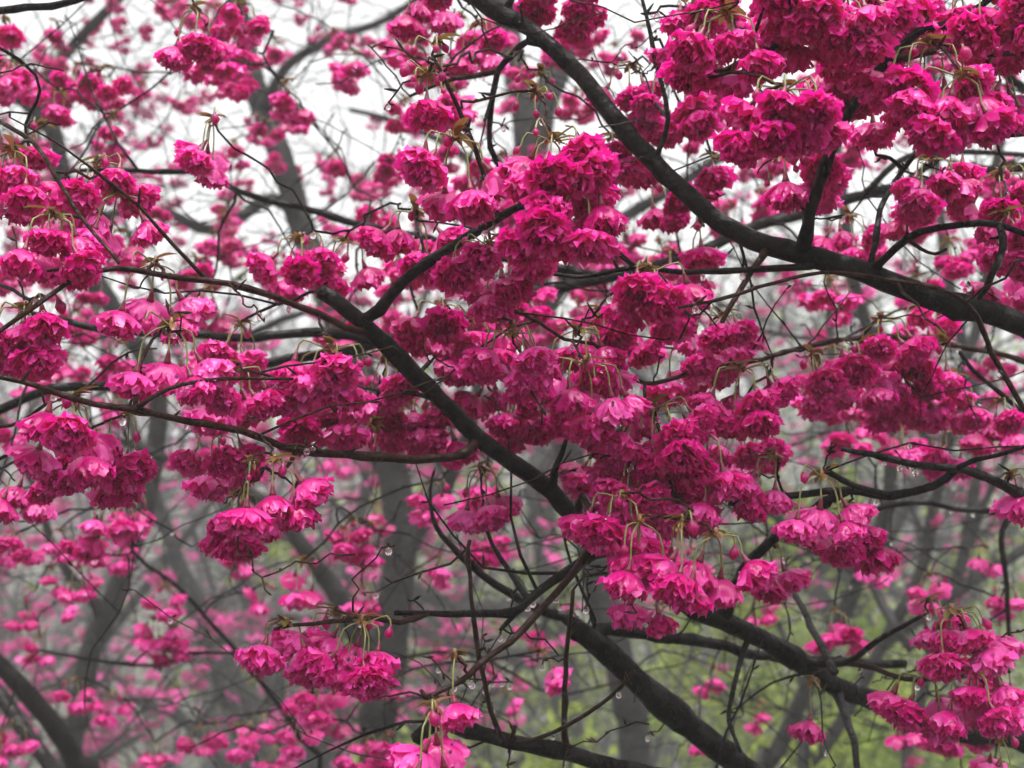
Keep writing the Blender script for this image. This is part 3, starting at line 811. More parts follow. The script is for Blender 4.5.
K1.branch('branch', [(860, 199, 1.68), (905, 158, 1.7), (960, 152, 1.72), (1030, 155, 1.75)], px(7, 1.7), px(5, 1.75), BARK_GREY, 's')
K1.branch('branch', [(1120, 158, 1.87), (1090, 220, 1.8), (1066, 380, 1.75), (1030, 505, 1.72), (991, 510, 1.7), (905, 502, 1.68), (840, 520, 1.66)], px(10, 1.85), px(5, 1.66), BARK, 's', wob=0.0010)
K1.branch('branch', [(1100, 160, 1.85), (960, 40, 1.8), (840, 5, 1.75), (740, -25, 1.7), (640, -60, 1.7)], px(10, 1.85), px(5, 1.7), BARK, 's', wob=0.0010)
K1.branch('branch', [(1030, 505, 1.72), (1003, 530, 1.7), (1007, 597, 1.69), (1011, 663, 1.68)], px(7, 1.72), px(4, 1.68), BARK, 's', wob=0.0006)

# ---- mid-distance trunks
K2b = P(388, 760, 4.1)
K2 = Tree('cherry_tree', (K2b[0], K2b[1], ground_z(K2b[0], K2b[1])), 'grey trunked cherry left of centre, its pale upper trunk leaning left against the white sky', 'cherry trunks in the mist')
K2.branch('trunk', [('w', K2b[0], K2b[1], float(ground_z(K2b[0], K2b[1])) - 0.1), (387, 790, 4.1), (390, 700, 4.1), (398, 610, 4.1), (402, 530, 4.12), (392, 450, 4.15), (365, 380, 4.2), (330, 300, 4.3), (300, 215, 4.4), (281, 156, 4.45), (266, 113, 4.5), (250, 59, 4.55), (238, -10, 4.6), (225, -90, 4.7)], px(52, 4.1), px(18, 4.6), BARK_GREY, step=0.06, jit=0.04, wob=0.003)
K2.branch('limb', [(385, 668, 4.1), (362, 640, 4.05), (348, 616, 4.0), (332, 585, 3.95), (305, 550, 3.9), (277, 515, 3.85), (240, 490, 3.8), (190, 470, 3.75), (120, 440, 3.7)], px(24, 4.1), px(8, 3.7), BARK_GREY, 's', step=0.05, wob=0.002)
K2.branch('limb', [(402, 560, 4.12), (440, 500, 4.1), (470, 420, 4.0), (480, 350, 4.0), (490, 250, 3.9)], px(16, 4.1), px(8, 4.0), BARK_GREY, 's', step=0.05, wob=0.002)
K2.branch('limb', [(300, 215, 4.4), (270, 200, 4.3), (215, 230, 4.1), (150, 210, 3.9), (80, 215, 3.8), (10, 190, 3.7)], px(14, 4.4), px(6, 3.7), BARK_GREY, 's', step=0.05, wob=0.003)
K2.branch('limb', [(270, 120, 4.5), (285, 70, 4.3), (330, 40, 4.2), (390, 20, 4.1), (440, -20, 4.1)], px(12, 4.4), px(6, 4.1), BARK_GREY, 's', step=0.05, wob=0.003)

K3b = P(632, 780, 4.9)
K3 = Tree('cherry_tree', (K3b[0], K3b[1], ground_z(K3b[0], K3b[1])), 'grey cherry trunk that forks in a broad Y behind the limb at the top centre', 'cherry trunks in the mist')
K3.branch('trunk', [('w', K3b[0], K3b[1], float(ground_z(K3b[0], K3b[1])) - 0.1), (632, 790, 4.9), (622, 700, 4.9), (600, 600, 4.95), (570, 480, 5.0), (540, 340, 5.05), (524, 220, 5.1), (522, 150, 5.1), (514, 80, 5.15), (502, 20, 5.2), (490, -70, 5.3)], px(38, 4.9), px(24, 5.2), BARK_GREY, step=0.07, jit=0.04, wob=0.003)
K3.branch('limb', [(524, 170, 5.1), (545, 110, 5.1), (562, 62, 5.15), (578, 25, 5.2), (600, -50, 5.3)], px(34, 5.1), px(20, 5.2), BARK_GREY, 's', step=0.07, wob=0.003)
K3.branch('limb', [(535, 310, 5.05), (600, 240, 4.8), (680, 190, 4.6), (770, 130, 4.5), (860, 60, 4.4)], px(15, 5.0), px(6, 4.4), BARK_GREY, 's', step=0.06, wob=0.003)
K3.branch('limb', [(524, 210, 5.1), (470, 160, 4.8), (420, 130, 4.6), (350, 110, 4.5)], px(12, 5.0), px(5, 4.5), BARK_GREY, 's', step=0.06, wob=0.003)

K4b = P(64, 770, 4.6)
K4 = Tree('cherry_tree', (K4b[0], K4b[1], ground_z(K4b[0], K4b[1])), 'slim grey cherry trunk at the far left that bends up among the blossoms', 'cherry trunks in the mist')
K4.branch('trunk', [('w', K4b[0], K4b[1], float(ground_z(K4b[0], K4b[1])) - 0.1), (66, 780, 4.6), (74, 722, 4.6), (86, 655, 4.6), (102, 612, 4.6), (118, 570, 4.6), (140, 500, 4.6), (152, 440, 4.6), (154, 390, 4.6), (138, 350, 4.6), (117, 316, 4.55), (96, 280, 4.5), (70, 215, 4.5), (51, 129, 4.4), (22, 100, 4.3), (-12, 60, 4.2)], px(30, 4.6), px(18, 4.2), BARK_GREY, step=0.06, jit=0.04, wob=0.003)
K4.branch('limb', [(51, 140, 4.4), (48, 80, 4.3), (78, 39, 4.2), (117, 0, 4.1), (150, -40, 4.1)], px(12, 4.3), px(9, 4.1), BARK_GREY, 's', step=0.05, wob=0.002)
K4.branch('limb', [(154, 400, 4.6), (210, 360, 4.4), (280, 320, 4.2), (350, 300, 4.1)], px(12, 4.5), px(5, 4.1), BARK_GREY, 's', step=0.05, wob=0.003)
K4.branch('limb', [(100, 615, 4.6), (60, 560, 4.4), (30, 480, 4.3), (-10, 400, 4.2)], px(12, 4.5), px(5, 4.2), BARK_GREY, 's', step=0.05, wob=0.003)

K5b = P(96, 800, 2.6)
K5 = Tree('cherry_tree', (0.05 + K5b[0], K5b[1] + 0.1, ground_z(K5b[0], K5b[1])), 'leaning dark cherry limbs in the bottom left corner with thin dripping twigs')
K5.branch('trunk', [('w', K5b[0] + 0.05, K5b[1] + 0.1, -0.2), ('w', K5b[0] + 0.03, K5b[1] + 0.05, 0.5), (96, 820, 2.6), (74, 763, 2.6), (59, 733, 2.58), (31, 697, 2.56), (0, 662, 2.54), (-60, 610, 2.5)], 0.045, px(15, 2.5), BARK, step=0.04, jit=0.04, wob=0.0015)
K5.branch('limb', [(100, 850, 2.6), (52, 770, 2.7), (23, 733, 2.75), (0, 696, 2.8), (-50, 640, 2.85)], px(18, 2.6), px(14, 2.8), BARK, 's', step=0.04, wob=0.001)
K5.branch('branch', [(98, 830, 2.6), (200, 800, 2.4), (320, 772, 2.2), (300, 740, 2.15), (281, 710, 2.12), (254, 671, 2.08), (219, 632, 2.05), (191, 602, 2.0), (160, 575, 2.0), (133, 552, 1.98), (112, 500, 1.95), (105, 440, 1.93)], px(8, 2.5), px(3, 1.95), BARK, 's', step=0.03, wob=0.001)
K5.branch('branch', [(254, 671, 2.08), (281, 660, 2.05), (234, 654, 2.0), (188, 655, 2.0), (156, 667, 2.0), (98, 661, 2.0), (40, 650, 2.0)][1:], px(4, 2.0), px(3, 2.0), BARK, '', step=0.03, wob=0.001)
K5.branch('twig', [(256, 673, 2.08), (270, 664, 2.06), (281, 660, 2.05)], px(4, 2.08), px(4, 2.05), BARK, 'se')
K5.branch('branch', [(290, 725, 2.13), (330, 680, 2.1), (400, 660, 2.2), (470, 655, 2.3), (540, 690, 2.4)], px(5, 2.1), px(3, 2.4), BARK, 's', step=0.03, wob=0.001)

K6b = P(760, 780, 4.0)
K6 = Tree('cherry_tree', (K6b[0], K6b[1], ground_z(K6b[0], K6b[1])), 'dark leaning trunk right of centre rising behind the crossing limb', 'dark leaning trunks at lower right')
K6.branch('trunk', [('w', K6b[0] - 0.05, K6b[1], float(ground_z(K6b[0], K6b[1])) - 0.1), (757, 800, 4.0), (766, 764, 4.0), (796, 695, 4.0), (835, 613, 4.0), (858, 562, 4.0), (874, 527, 4.0), (885, 470, 4.0), (880, 380, 4.0), (850, 280, 4.0), (830, 120, 4.0), (820, -40, 4.0)], px(22, 4.0), px(10, 4.0), BARK_GREY, step=0.05, jit=0.04, wob=0.002)
K6.branch('limb', [(866, 550, 4.0), (874, 585, 3.9), (894, 626, 3.8), (912, 650, 3.75)], px(12, 4.0), px(9, 3.8), BARK_GREY, '', step=0.05)
K6.branch('limb', [(850, 580, 4.0), (810, 540, 3.95), (740, 500, 3.9), (650, 480, 3.8)], px(10, 4.0), px(5, 3.8), BARK_GREY, 's', step=0.05, wob=0.002)
K7b = P(812, 790, 4.4)
K7 = Tree('cherry_tree', (K7b[0], K7b[1], ground_z(K7b[0], K7b[1])), 'thinner dark trunk slanting up to the right behind the lower right blossoms', 'dark leaning trunks at lower right')
K7.branch('trunk', [('w', K7b[0], K7b[1], float(ground_z(K7b[0], K7b[1])) - 0.1), (800, 790, 4.4), (814, 762, 4.4), (858, 697, 4.4), (894, 632, 4.4), (921, 585, 4.4), (940, 500, 4.4), (955, 420, 4.4), (985, 300, 4.4), (1000, 150, 4.4), (1030, -20, 4.5)], px(17, 4.4), px(9, 4.4), BARK_GREY, step=0.05, jit=0.04, wob=0.002)
K7.branch('limb', [(885, 645, 4.4), (913, 624, 4.4), (956, 590, 4.4), (1024, 548, 4.4), (1090, 500, 4.5)], px(13, 4.4), px(9, 4.4), BARK_GREY, 's', step=0.05, wob=0.002)
K7.branch('limb', [(945, 470, 4.4), (900, 400, 4.3), (840, 350, 4.2), (760, 330, 4.1)], px(9, 4.4), px(4, 4.1), BARK_GREY, 's', step=0.05, wob=0.002)
K8b = P(905, 790, 5.2)
K8 = Tree('cherry_tree', (K8b[0], K8b[1], ground_z(K8b[0], K8b[1])), 'upright slim trunk furthest right among the dark trunks, seen above the bottom edge', 'dark leaning trunks at lower right')
K8.branch('trunk', [('w', K8b[0], K8b[1], float(ground_z(K8b[0], K8b[1])) - 0.1), (905, 800, 5.2), (912, 722, 5.2), (930, 640, 5.2), (956, 562, 5.2), (968, 500, 5.2), (968, 400, 5.2), (940, 250, 5.2), (930, 60, 5.2), (925, -60, 5.2)], px(16, 5.2), px(10, 5.2), BARK_GREY, step=0.06, jit=0.04, wob=0.002)
K8.branch('limb', [(958, 555, 5.2), (1000, 470, 5.0), (1040, 400, 4.9)], px(10, 5.2), px(5, 4.9), BARK_GREY, 's', step=0.06, wob=0.003)
K8.branch('limb', [(962, 420, 5.2), (880, 330, 4.9), (780, 270, 4.7), (700, 250, 4.6)], px(9, 5.2), px(4, 4.6), BARK_GREY, 's', step=0.06, wob=0.003)

# ------------------------------------------------------------------ near blossom clusters  (middle of the blossoms in the survey, open flowers, buds, tree, depth shift)
NEAR = [
 # upper right
 (785, 128, 9, 1, 'A', -.08), (668, 112, 8, 2, 'A', -.08), (630, 96, 4, 1, 'A', -.05), (690, 40, 5, 1, 'A', 0), (728, 52, 6, 1, 'A', -.02), (752, 12, 7, 2, 'A', 0), (700, 12, 4, 1, 'A', .03),
 (800, 22, 8, 2, 'A', -.03), (842, 32, 7, 2, 'A', -.04), (882, 22, 7, 2, 'A', .04), (838, 62, 6, 1, 'A', .06), (930, 85, 5, 1, 'A', -.04), (962, 115, 6, 1, 'A', -.06), (1000, 92, 4, 1, 'A', .02), (990, 30, 7, 2, 'A', 0), (1024, 20, 5, 1, 'A', 0), (945, 20, 5, 1, 'A', .05), 
 (928, 192, 4, 1, 'A', -.02), (950, 168, 2, 1, 'A', .02), (1000, 205, 5, 1, 'A', .02), (862, 112, 5, 1, 'A', -.02), (712, 186, 2, 0, 'A', .08), (782, 190, 1, 5, 'A', .04), (815, 175, 4, 1, 'A', .10), (850, 242, 5, 1, 'A', .2),
 (1012, 275, 5, 1, 'A', -.02), (1005, 248, 3, 1, 'A', .05), (700, 258, 2, 1, 'A', -.05), (655, 210, 3, 1, 'A', .15), (905, 215, 2, 0, 'A', .08),
 # top centre
 (552, 178, 8, 2, 'B', -.04), (612, 168, 6, 1, 'B', .02), (572, 232, 8, 2, 'B', -.05), (568, 10, 7, 2, 'A', -.02), (425, 6, 4, 1, 'A', .05), (455, 178, 5, 1, 'B', -.02), (478, 50, 4, 1, 'A', .12), (436, 78, 0, 5, 'B', 0), (428, 108, 1, 5, 'B', .04), (540, 105, 0, 5, 'B', .02), (536, 128, 0, 5, 'B', 0),
 (417, 246, 5, 1, 'B', .08), (300, 268, 5, 1, 'B', .1), (345, 272, 4, 1, 'B', .12), (490, 282, 7, 1, 'B', -.03), 
 # centre
 (440, 335, 5, 1, 'B', -.06), (475, 352, 6, 1, 'B', -.05), (512, 368, 7, 2, 'B', -.05), (525, 425, 5, 1, 'B', .04), (508, 405, 5, 1, 'B', .06), (585, 398, 8, 2, 'B', -.05), (575, 365, 6, 1, 'B', .03), (605, 345, 5, 1, 'B', .05), (650, 305, 6, 1, 'B', .08), (600, 425, 5, 1, 'B', .02),
 (722, 345, 7, 1, 'B', -.02), (690, 372, 5, 1, 'B', .02), (742, 400, 8, 2, 'B', -.05), (812, 384, 4, 1, 'B', -.03), (880, 352, 5, 1, 'B', -.04), (858, 378, 5, 1, 'B', -.05), (945, 372, 3, 1, 'B', -.04), (898, 402, 8, 2, 'B', -.02), (955, 405, 6, 1, 'B', -.01), (1000, 428, 4, 1, 'B', .02), 
 (655, 440, 8, 2, 'B', -.05), (612, 475, 5, 1, 'B', -.05), (635, 455, 5, 1, 'B', .02), (742, 455, 5, 1, 'B', .08), (705, 495, 1, 0, 'B', -.04), (672, 500, 6, 1, 'B', .04), (645, 520, 5, 1, 'B', .03), (622, 532, 5, 1, 'B', -.10), (640, 560, 3, 1, 'B', -.11), (682, 560, 4, 1, 'B', -.10), (716, 574, 4, 1, 'B', -.10), (645, 610, 2, 0, 'B', -.10), (702, 468, 5, 1, 'B', -.02), (640, 492, 4, 1, 'B', -.03), (775, 576, 2, 0, 'B', .02), (822, 508, 4, 1, 'B', -.01), (848, 540, 4, 1, 'B', -.02), (948, 452, 4, 1, 'B', .03), (775, 490, 3, 1, 'B', .04), 
 (952, 645, 6, 1, 'B', -.12), (928, 628, 3, 1, 'B', .03), (972, 702, 6, 1, 'B', -.12), (925, 708, 5, 1, 'B', -.12), (1010, 690, 3, 1, 'B', .02), (812, 713, 1, 0, 'B', -.1), (1012, 510, 2, 0, 'B', .05), (1000, 765, 4, 1, 'B', .02),
 # lower centre
 (362, 655, 7, 1, 'B', -.02), (335, 650, 3, 1, 'B', .03), (285, 660, 2, 0, 'B', 0), (435, 750, 4, 0, 'B', -.05), (455, 694, 1, 0, 'B', -.02), (480, 500, 3, 1, 'B', -.02), (438, 432, 2, 1, 'B', -.02), (372, 458, 0, 5, 'B', -.03), (250, 498, 2, 1, 'B', -.03), (275, 496, 3, 1, 'B', -.03), (240, 528, 4, 1, 'B', .03),
 # left
 (332, 385, 8, 2, 'B', -.04), (385, 385, 4, 1, 'B', .0), (235, 402, 5, 1, 'B', .05), (172, 362, 4, 1, 'B', .0), (72, 440, 5, 1, 'B', .02), (88, 472, 5, 1, 'B', .08), (128, 448, 3, 1, 'B', .06), (30, 495, 4, 1, 'D', .10), (25, 345, 6, 1, 'B', .03), (50, 250, 6, 1, 'D', -.03), (38, 158, 2, 1, 'D', .02), (100, 195, 5, 1, 'D', .06), (118, 228, 4, 1, 'D', .06), (12, 185, 6, 1, 'D', -.02), (195, 40, 3, 0, 'D', .12), (213, 150, 4, 1, 'B', .2), (156, 300, 4, 1, 'B', .04), (240, 355, 4, 1, 'B', .1), (320, 425, 6, 1, 'B', .14), (412, 430, 6, 1, 'B', .08), (215, 465, 5, 1, 'B', .1), 
]
TREES = {'A': A, 'B': Bt, 'C': C, 'D': D}
todo = []
for (cx, cy, n, nb, tk, dz) in NEAR:
    T = TREES[tk]
    sp = np.concatenate(T.sp); sr = np.concatenate(T.sr)
    sx, sy, sdp = pix(sp)
    ay = cy - 44
    vis = sdp > 0.7
    cost = np.hypot(sx - cx, (sy - ay) * np.where(sy > ay, 1.5, 1.0)) + sr * 3000
    cost[~vis] = 1e9
    k = int(np.argmin(cost))
    dd = float(np.clip(sdp[k] + dz, 0.80, 1.5))
    # blossoms crowding a thick limb hang behind it, apart from the bunch at the crossing
    for path, lo, hi, rr_ in ((LIMB_A, -50, 1100, 56), (LIMB_B, 0, 592, 58), (LIMB_B, 735, 910, 40), (FORK_B, 370, 530, 36), (LONG_B, 230, 470, 24), (LEFT_B, 120, 360, 24), (FORK_A, 795, 850, 26)):
        lx, ly, ld = pix(path)
        near_ = (np.hypot(lx - cx, ly - cy) < rr_) & (lx > lo) & (lx < hi)
        if near_.any() and dz > -0.09:
            dd = max(dd, float(ld[near_].mean()) + 0.055)
    todo.append((cost[k], cx, ay * 1.0, dd, n, nb, T))
todo.sort(key=lambda r: r[0])
split_left = {id(A): 100, id(Bt): 100, id(D): 100}
front = sorted(range(len(todo)), key=lambda i_: -(todo[i_][4] > 0) * 1.0 / todo[i_][3])
split_ids = set()
for i_ in front:
    T = todo[i_][6]; n = todo[i_][4]
    if n and 0 <= todo[i_][1] <= 1024 and split_left.get(id(T), 0) >= n:
        split_left[id(T)] -= n; split_ids.add(i_)
for i_, (c_, cx, ay, dd, n, nb, T) in enumerate(todo):
    scale = 0.97 * RNG.uniform(0.95, 1.08)
    node = P(cx, cy := ay + 44 - 0.029 * FPX / dd * scale, dd)
    if (n, nb) not in SPECS:
        nb = [b for a, b in SPECS if a == n][0]
    T.grow(node, 0.0011, 0.4, 0.12, 6, 0.012)
    T.cluster(node, n, nb, 0, scale, i_ in split_ids)
# bare thin near twigs
for T, cnt in ((A, 40), (Bt, 70), (C, 24), (D, 14)):
    for k in range(cnt):
        sp = np.concatenate(T.sp); sx, sy, sdp = pix(sp)
        c_ = sp[RNG.choice(list(np.where((sx > 0) & (sx < 1024) & (sy > 0) & (sy < 768) & (sdp > 0.6))[0]))]
        p = c_ + NR.randn(3) * np.array((0.06, 0.05, 0.05))
        if (p - EYEN) @ FWD > 0.85:
            T.grow(p, 0.0007, 0.0, 0.10, 5, 0.012)
# bare spurs on the near twigs
for T in (A, Bt, C):
    sp = np.concatenate(T.sp); sr = np.concatenate(T.sr); sb = np.concatenate(T.sb)
    for k in NR.choice(len(sp), 90):
        if sr[k] < 0.006:
            dirv = NR.randn(3); dirv[2] = abs(dirv[2]); dirv /= np.linalg.norm(dirv)
            L = RNG.uniform(0.006, 0.014)
            tube(T.br[sb[k]].mb, [sp[k], sp[k] + dirv * L * 0.5, sp[k] + dirv * L], [sr[k] * 0.6 + 0.0004, 0.0013, 0.0004], 5, 0, 0.05)

# ------------------------------------------------------------------ middle-distance clusters
MIDHAND = [(165, 600, 4, 2.0), (155, 632, 5, 2.0), (172, 640, 4, 2.02), (265, 597, 3, 2.1), (80, 578, 3, 2.0), (52, 580, 2, 2.1), (25, 612, 3, 2.2), (75, 692, 4, 2.3), (40, 648, 3, 2.3), (112, 705, 4, 2.3), (200, 740, 5, 2.2), (215, 735, 3, 2.25), (330, 714, 4, 2.2), (352, 535, 4, 1.7), (370, 540, 3, 1.72), (362, 602, 3, 1.8), (432, 500, 4, 1.6), (438, 570, 3, 2.0), (12, 735, 4, 2.2), (60, 610, 2, 2.3), (110, 520, 6, 1.55), (95, 545, 5, 1.6), (60, 545, 3, 1.9), (120, 360, 3, 1.6), (240, 85, 3, 1.8), (100, 100, 2, 2.0), (250, 45, 3, 1.8), (345, 545, 2, 1.7), (505, 703, 2, 2.2), (395, 690, 2, 2.3), (155, 755, 3, 2.3), (250, 735, 2, 2.4), (360, 745, 2, 2.5), (930, 590, 4, 1.8), (1005, 600, 3, 1.75), (690, 565, 3, 1.9), (870, 570, 2, 2.0), (715, 680, 2, 2.2), (760, 715, 2, 2.3), (985, 560, 2, 2.0), (1000, 640, 3, 1.75)]
REGION = [(-40, 0, 420, 330, 80), (-40, -30, 440, 300, -190), (440, 0, 1060, 280, -40), (-40, 320, 430, 490, 36), (-40, 480, 420, 768, 20), (400, 0, 640, 330, 40), (620, 0, 1060, 300, 52), (420, 290, 830, 490, 22), (820, 270, 1060, 490, 20), (420, 480, 700, 768, 12), (700, 480, 1060, 768, 9)]
mids = [(x, y, n, d_) for x, y, n, d_ in MIDHAND]
for (xa, ya, xb, yb, cnt) in REGION:
    for k in range(abs(cnt)):
        dd = RNG.uniform(3.0, 5.5) if cnt < 0 else RNG.uniform(1.45, 2.3) if RNG.random() < 0.55 else RNG.uniform(2.4, 5.0)
        mids.append((RNG.uniform(xa, xb), RNG.uniform(ya, yb), RNG.choice([2, 3, 4, 4, 5, 5, 6]), dd))
MIDT = [K1, K2, K3, K4, K5, K6, K7, K8, D]
mid_left = {id(t): 98 for t in MIDT}; mid_left[id(D)] = 45
order = []
for (x, y, n, d_) in mids:
    p = P(x, y - 30 / d_, d_)
    best = min(MIDT, key=lambda t: t.nearest(p)[3])
    order.append((best.nearest(p)[3], p, n, d_, best))
order.sort(key=lambda r: r[0])
for (dist, p, n, d_, _) in order:
    cand = sorted(((t.nearest(p)[3], k) for k, t in enumerate(MIDT) if mid_left[id(t)] > 0))
    dist, k = cand[0]
    if dist > 0.9:
        continue
    T = MIDT[k]; mid_left[id(T)] -= 1
    T.grow(p, 0.0010 + 0.0002 * d_, 0.0, 0.12, 4, 0.04)
    nb = [b for a, b in SPECS if a == n][0]
    T.cluster(p, n, nb, 1, RNG.uniform(0.82, 1.02))
# bare thin twigs
for (xa, ya, xb, yb, cnt) in [(0, 0, 1024, 480, 280), (0, 480, 420, 768, 110), (420, 480, 1024, 768, 230)]:
    for k in range(cnt):
        d_ = RNG.uniform(1.5, 4.6)
        p = P(RNG.uniform(xa, xb), RNG.uniform(ya, yb), d_)
        T = min(MIDT, key=lambda t: t.nearest(p)[3])
        if T.nearest(p)[3] < 0.8:
            T.grow(p, 0.0007 + 0.0002 * d_, 0.0, 0.13, 4, 0.04)
# long straight shoots with side shoots, crossing the gaps
def sprout(T, lo, hi, rbase):
    sp = np.concatenate(T.sp); sx, sy, sdp = pix(sp)
    ok = np.where((sx > -30) & (sx < 1054) & (sy > -30) & (sy < 800) & (sdp > 0.85))[0]
    if not len(ok): return
    k = int(NR.choice(ok))
    p0 = sp[k]; r_p = float(np.concatenate(T.sr)[k]); bi = int(np.concatenate(T.sb)[k])
    v = NR.randn(3) * np.array((1, 0.5, 0.7)) + np.array((0, 0, 0.25)); v /= np.linalg.norm(v)
    L = RNG.uniform(lo, hi); n = max(5, int(L / 0.035))
    path = [p0]
    for i_ in range(n):
        v = v + NR.randn(3) * 0.2; v /= np.linalg.norm(v)
        path.append(path[-1] + v * L / n)
    path = np.array(path)
    if ((path - EYEN) @ FWD).min() < 0.85: return
    rad = np.linspace(min(r_p * 0.8, rbase * 2.0), rbase * 0.7, len(path))
    tube(T.br[bi].mb, path, rad, 4, 0, 0.06, None)
    T.note(path[2:], rad[2:], bi)
    for c in range(1, len(path)):
        if RNG.random() < 0.4:
            w = v * 0.5 + NR.randn(3) * 0.7; w /= np.linalg.norm(w)
            l2 = RNG.uniform(0.006, 0.014)
            tube(T.br[bi].mb, [path[c], path[c] + w * l2 * 0.6, path[c] + w * l2], [rad[c] * 0.8, max(rad[c], 0.0012), rad[c] * 0.3], 4, 0, 0.05, None)


for T, cnt, lo, hi, rb in ((A, 16, .08, .2, .0008), (Bt, 24, .08, .2, .0008), (C, 12, .1, .22, .0008), (K1, 90, .12, .32, .0009), (K5, 60, .15, .45, .0012), (K2, 80, .3, .9, .0018), (K3, 60, .3, .9, .0019), (K4, 60, .3, .9, .0018), (K6, 70, .3, .9, .0017), (K7, 60, .3, .9, .0018), (K8, 50, .3, .9, .0019)):
    for k in range(cnt):
        sprout(T, lo, hi, rb)
for T in (A, Bt, C, D, K1, K2, K3, K4, K5, K6, K7, K8):
    T.finish()


# ------------------------------------------------------------------ far trees
def far_tree(x, y, h, spread, ncl, label, group, blossom=True, seed=0, lean=0.0, low=0.45, csize=1.0, bark=BARK_GREY, leafsize=0.03, name='cherry_tree'):
    rs = np.random.RandomState(seed)
    z = float(ground_z(x, y))
    rt = root(name, (x, y, z), label, 'tree' if name != 'shrub' else 'shrub', group)
    tb, bl = MB(), MB()
    th = h * low
    r0 = 0.016 * h + 0.02
    tp = smooth_path([(0, 0, -0.1), (lean * 0.3, 0.05, th * 0.5), (lean, 0, th)], 0.15)
    tube(tb, tp, np.linspace(r0, r0 * 0.75, len(tp)), 9, 0, 0.05)
    tips = []
    nl = rs.randint(5, 8)
    for k in range(nl):
        lb = MB()
        a = 2 * math.pi * k / nl + rs.uniform(-0.4, 0.4)
        s = np.array(tp[-1]) + np.array((0, 0, -rs.uniform(0, 0.35) * th))
        e = s + np.array((math.cos(a) * spread * rs.uniform(0.5, 1.0), math.sin(a) * spread * rs.uniform(0.5, 1.0), (h - th) * rs.uniform(0.15, 1.0)))
        mid = s * 0.5 + e * 0.5 + np.array((0, 0, 0.12 * h * rs.uniform(-0.5, 1)))
        pth = smooth_path([s, mid, e], 0.2)
        tube(lb, pth, np.linspace(r0 * 0.55, 0.012, len(pth)), 6, 0, 0.05)
        for q_ in range(rs.randint(6, 10)):
            i_ = rs.randint(len(pth) // 3, len(pth))
            s2 = pth[i_]
            e2 = s2 + rs.randn(3) * np.array((0.3, 0.3, 0.22)) * spread * 0.75
            p2 = smooth_path([s2, (s2 + e2) / 2 + rs.randn(3) * 0.06 * spread, e2], 0.2)
            tube(lb, p2, np.linspace(0.012, 0.005, len(p2)), 5, 0, 0.03)
            for w in range(rs.randint(3, 6)):
                s3 = p2[rs.randint(1, len(p2))]
                e3 = s3 + rs.randn(3) * np.array((0.16, 0.16, 0.14)) * spread * 0.8
                p3 = smooth_path([s3, (s3 + e3) / 2 + rs.randn(3) * 0.02 * spread, e3], 0.15)
                tube(lb, p3, np.linspace(0.006, 0.0025, len(p3)), 4, 0, 0.03, cap=False)
                tips += list(p3[1:])
        obj('limb', lb.mesh('limb', [bark]), rt)
    obj('trunk', tb.mesh('trunk', [bark]), rt)
    tips = np.array(tips)
    for k in range(ncl):
        p = tips[rs.randint(len(tips))]
        if blossom:
            M = Matrix.Translation(p) @ Matrix.Rotation(rs.uniform(0, 6.28), 4, 'Z') @ Matrix.Scale(csize * rs.uniform(0.9, 1.25), 4)
            bl.merge(FARCL[rs.randint(len(FARCL))], np.array(M), rs.uniform(-0.15, 0.2))
        else:
            for w in range(6):
                d_ = rs.randn(3)
                leaf(bl, p + rs.randn(3) * 0.05, d_, rs.randn(3), leafsize * rs.uniform(0.6, 1.4), leafsize * 0.28, 0, 2)
    if blossom:
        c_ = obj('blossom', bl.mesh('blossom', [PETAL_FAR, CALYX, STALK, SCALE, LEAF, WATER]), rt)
    else:
        c_ = obj('foliage', bl.mesh('foliage', [FRESH]), rt)
    c_['kind'] = 'stuff'
    return rt


g_far = 'hazy pink cherries further back'
FARS = [(-2.3, 6.6, 3.9, 1.7, 260, 'soft pink cherry behind the far left trunk, its crown down to the lower left edge'),
        (-1.0, 7.6, 4.2, 1.8, 260, 'soft pink cherry seen through the gap left of the grey trunk at lower left'),
        (-3.0, 7.4, 5.9, 2.2, 800, 'pale pink cherry filling the white sky in the top left corner'),
        (-1.5, 8.4, 6.4, 2.2, 800, 'pale pink cherry against the sky left of the leaning pale trunk'),
        (0.5, 9.4, 6.4, 2.1, 360, 'pale pink cherry behind the broad Y fork at top centre'),
        (2.3, 8.4, 5.8, 1.9, 300, 'pale pink cherry high behind the sweeping limb at upper right'),
        (3.9, 11.5, 5.6, 2.1, 260, 'palest pink cherry behind the right edge at mid height'),
        (-5.2, 14.0, 5.6, 2.5, 300, 'faint pink cherry deep in the mist at the left edge'),
        (-2.6, 15.5, 5.4, 2.5, 300, 'faint pink cherry deep in the mist below the left blossoms')]
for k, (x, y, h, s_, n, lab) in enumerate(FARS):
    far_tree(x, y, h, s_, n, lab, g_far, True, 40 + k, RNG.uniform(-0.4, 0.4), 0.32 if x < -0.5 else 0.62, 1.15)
g_gr = 'fresh green trees behind the lower right'
GREENS = [(1.4, 6.6, 3.5, 1.25, 1300, 'yellow-green young tree low behind the dark leaning trunks'),
          (2.5, 7.4, 3.7, 1.4, 1300, 'yellow-green young tree in the lower right corner behind the blossoms'),
          (0.5, 7.6, 3.2, 1.2, 900, 'yellow-green sapling below the limb fork at bottom centre'),
          (2.3, 10.0, 4.4, 1.7, 1000, 'hazy green tree behind the right hand trunks at mid height'),
          (3.9, 10.5, 4.6, 1.9, 1000, 'hazy green tree at the right edge below the blossom twig'),
          (-0.5, 9.5, 4.0, 1.5, 800, 'hazy green tree low behind the grey trunk left of centre'),
          (0.1, 6.9, 3.3, 1.2, 800, 'slight green tree between the grey trunk and the limb fork at bottom centre'),
          (1.0, 15.0, 4.2, 1.9, 320, 'faint green tree far behind the centre limb')]
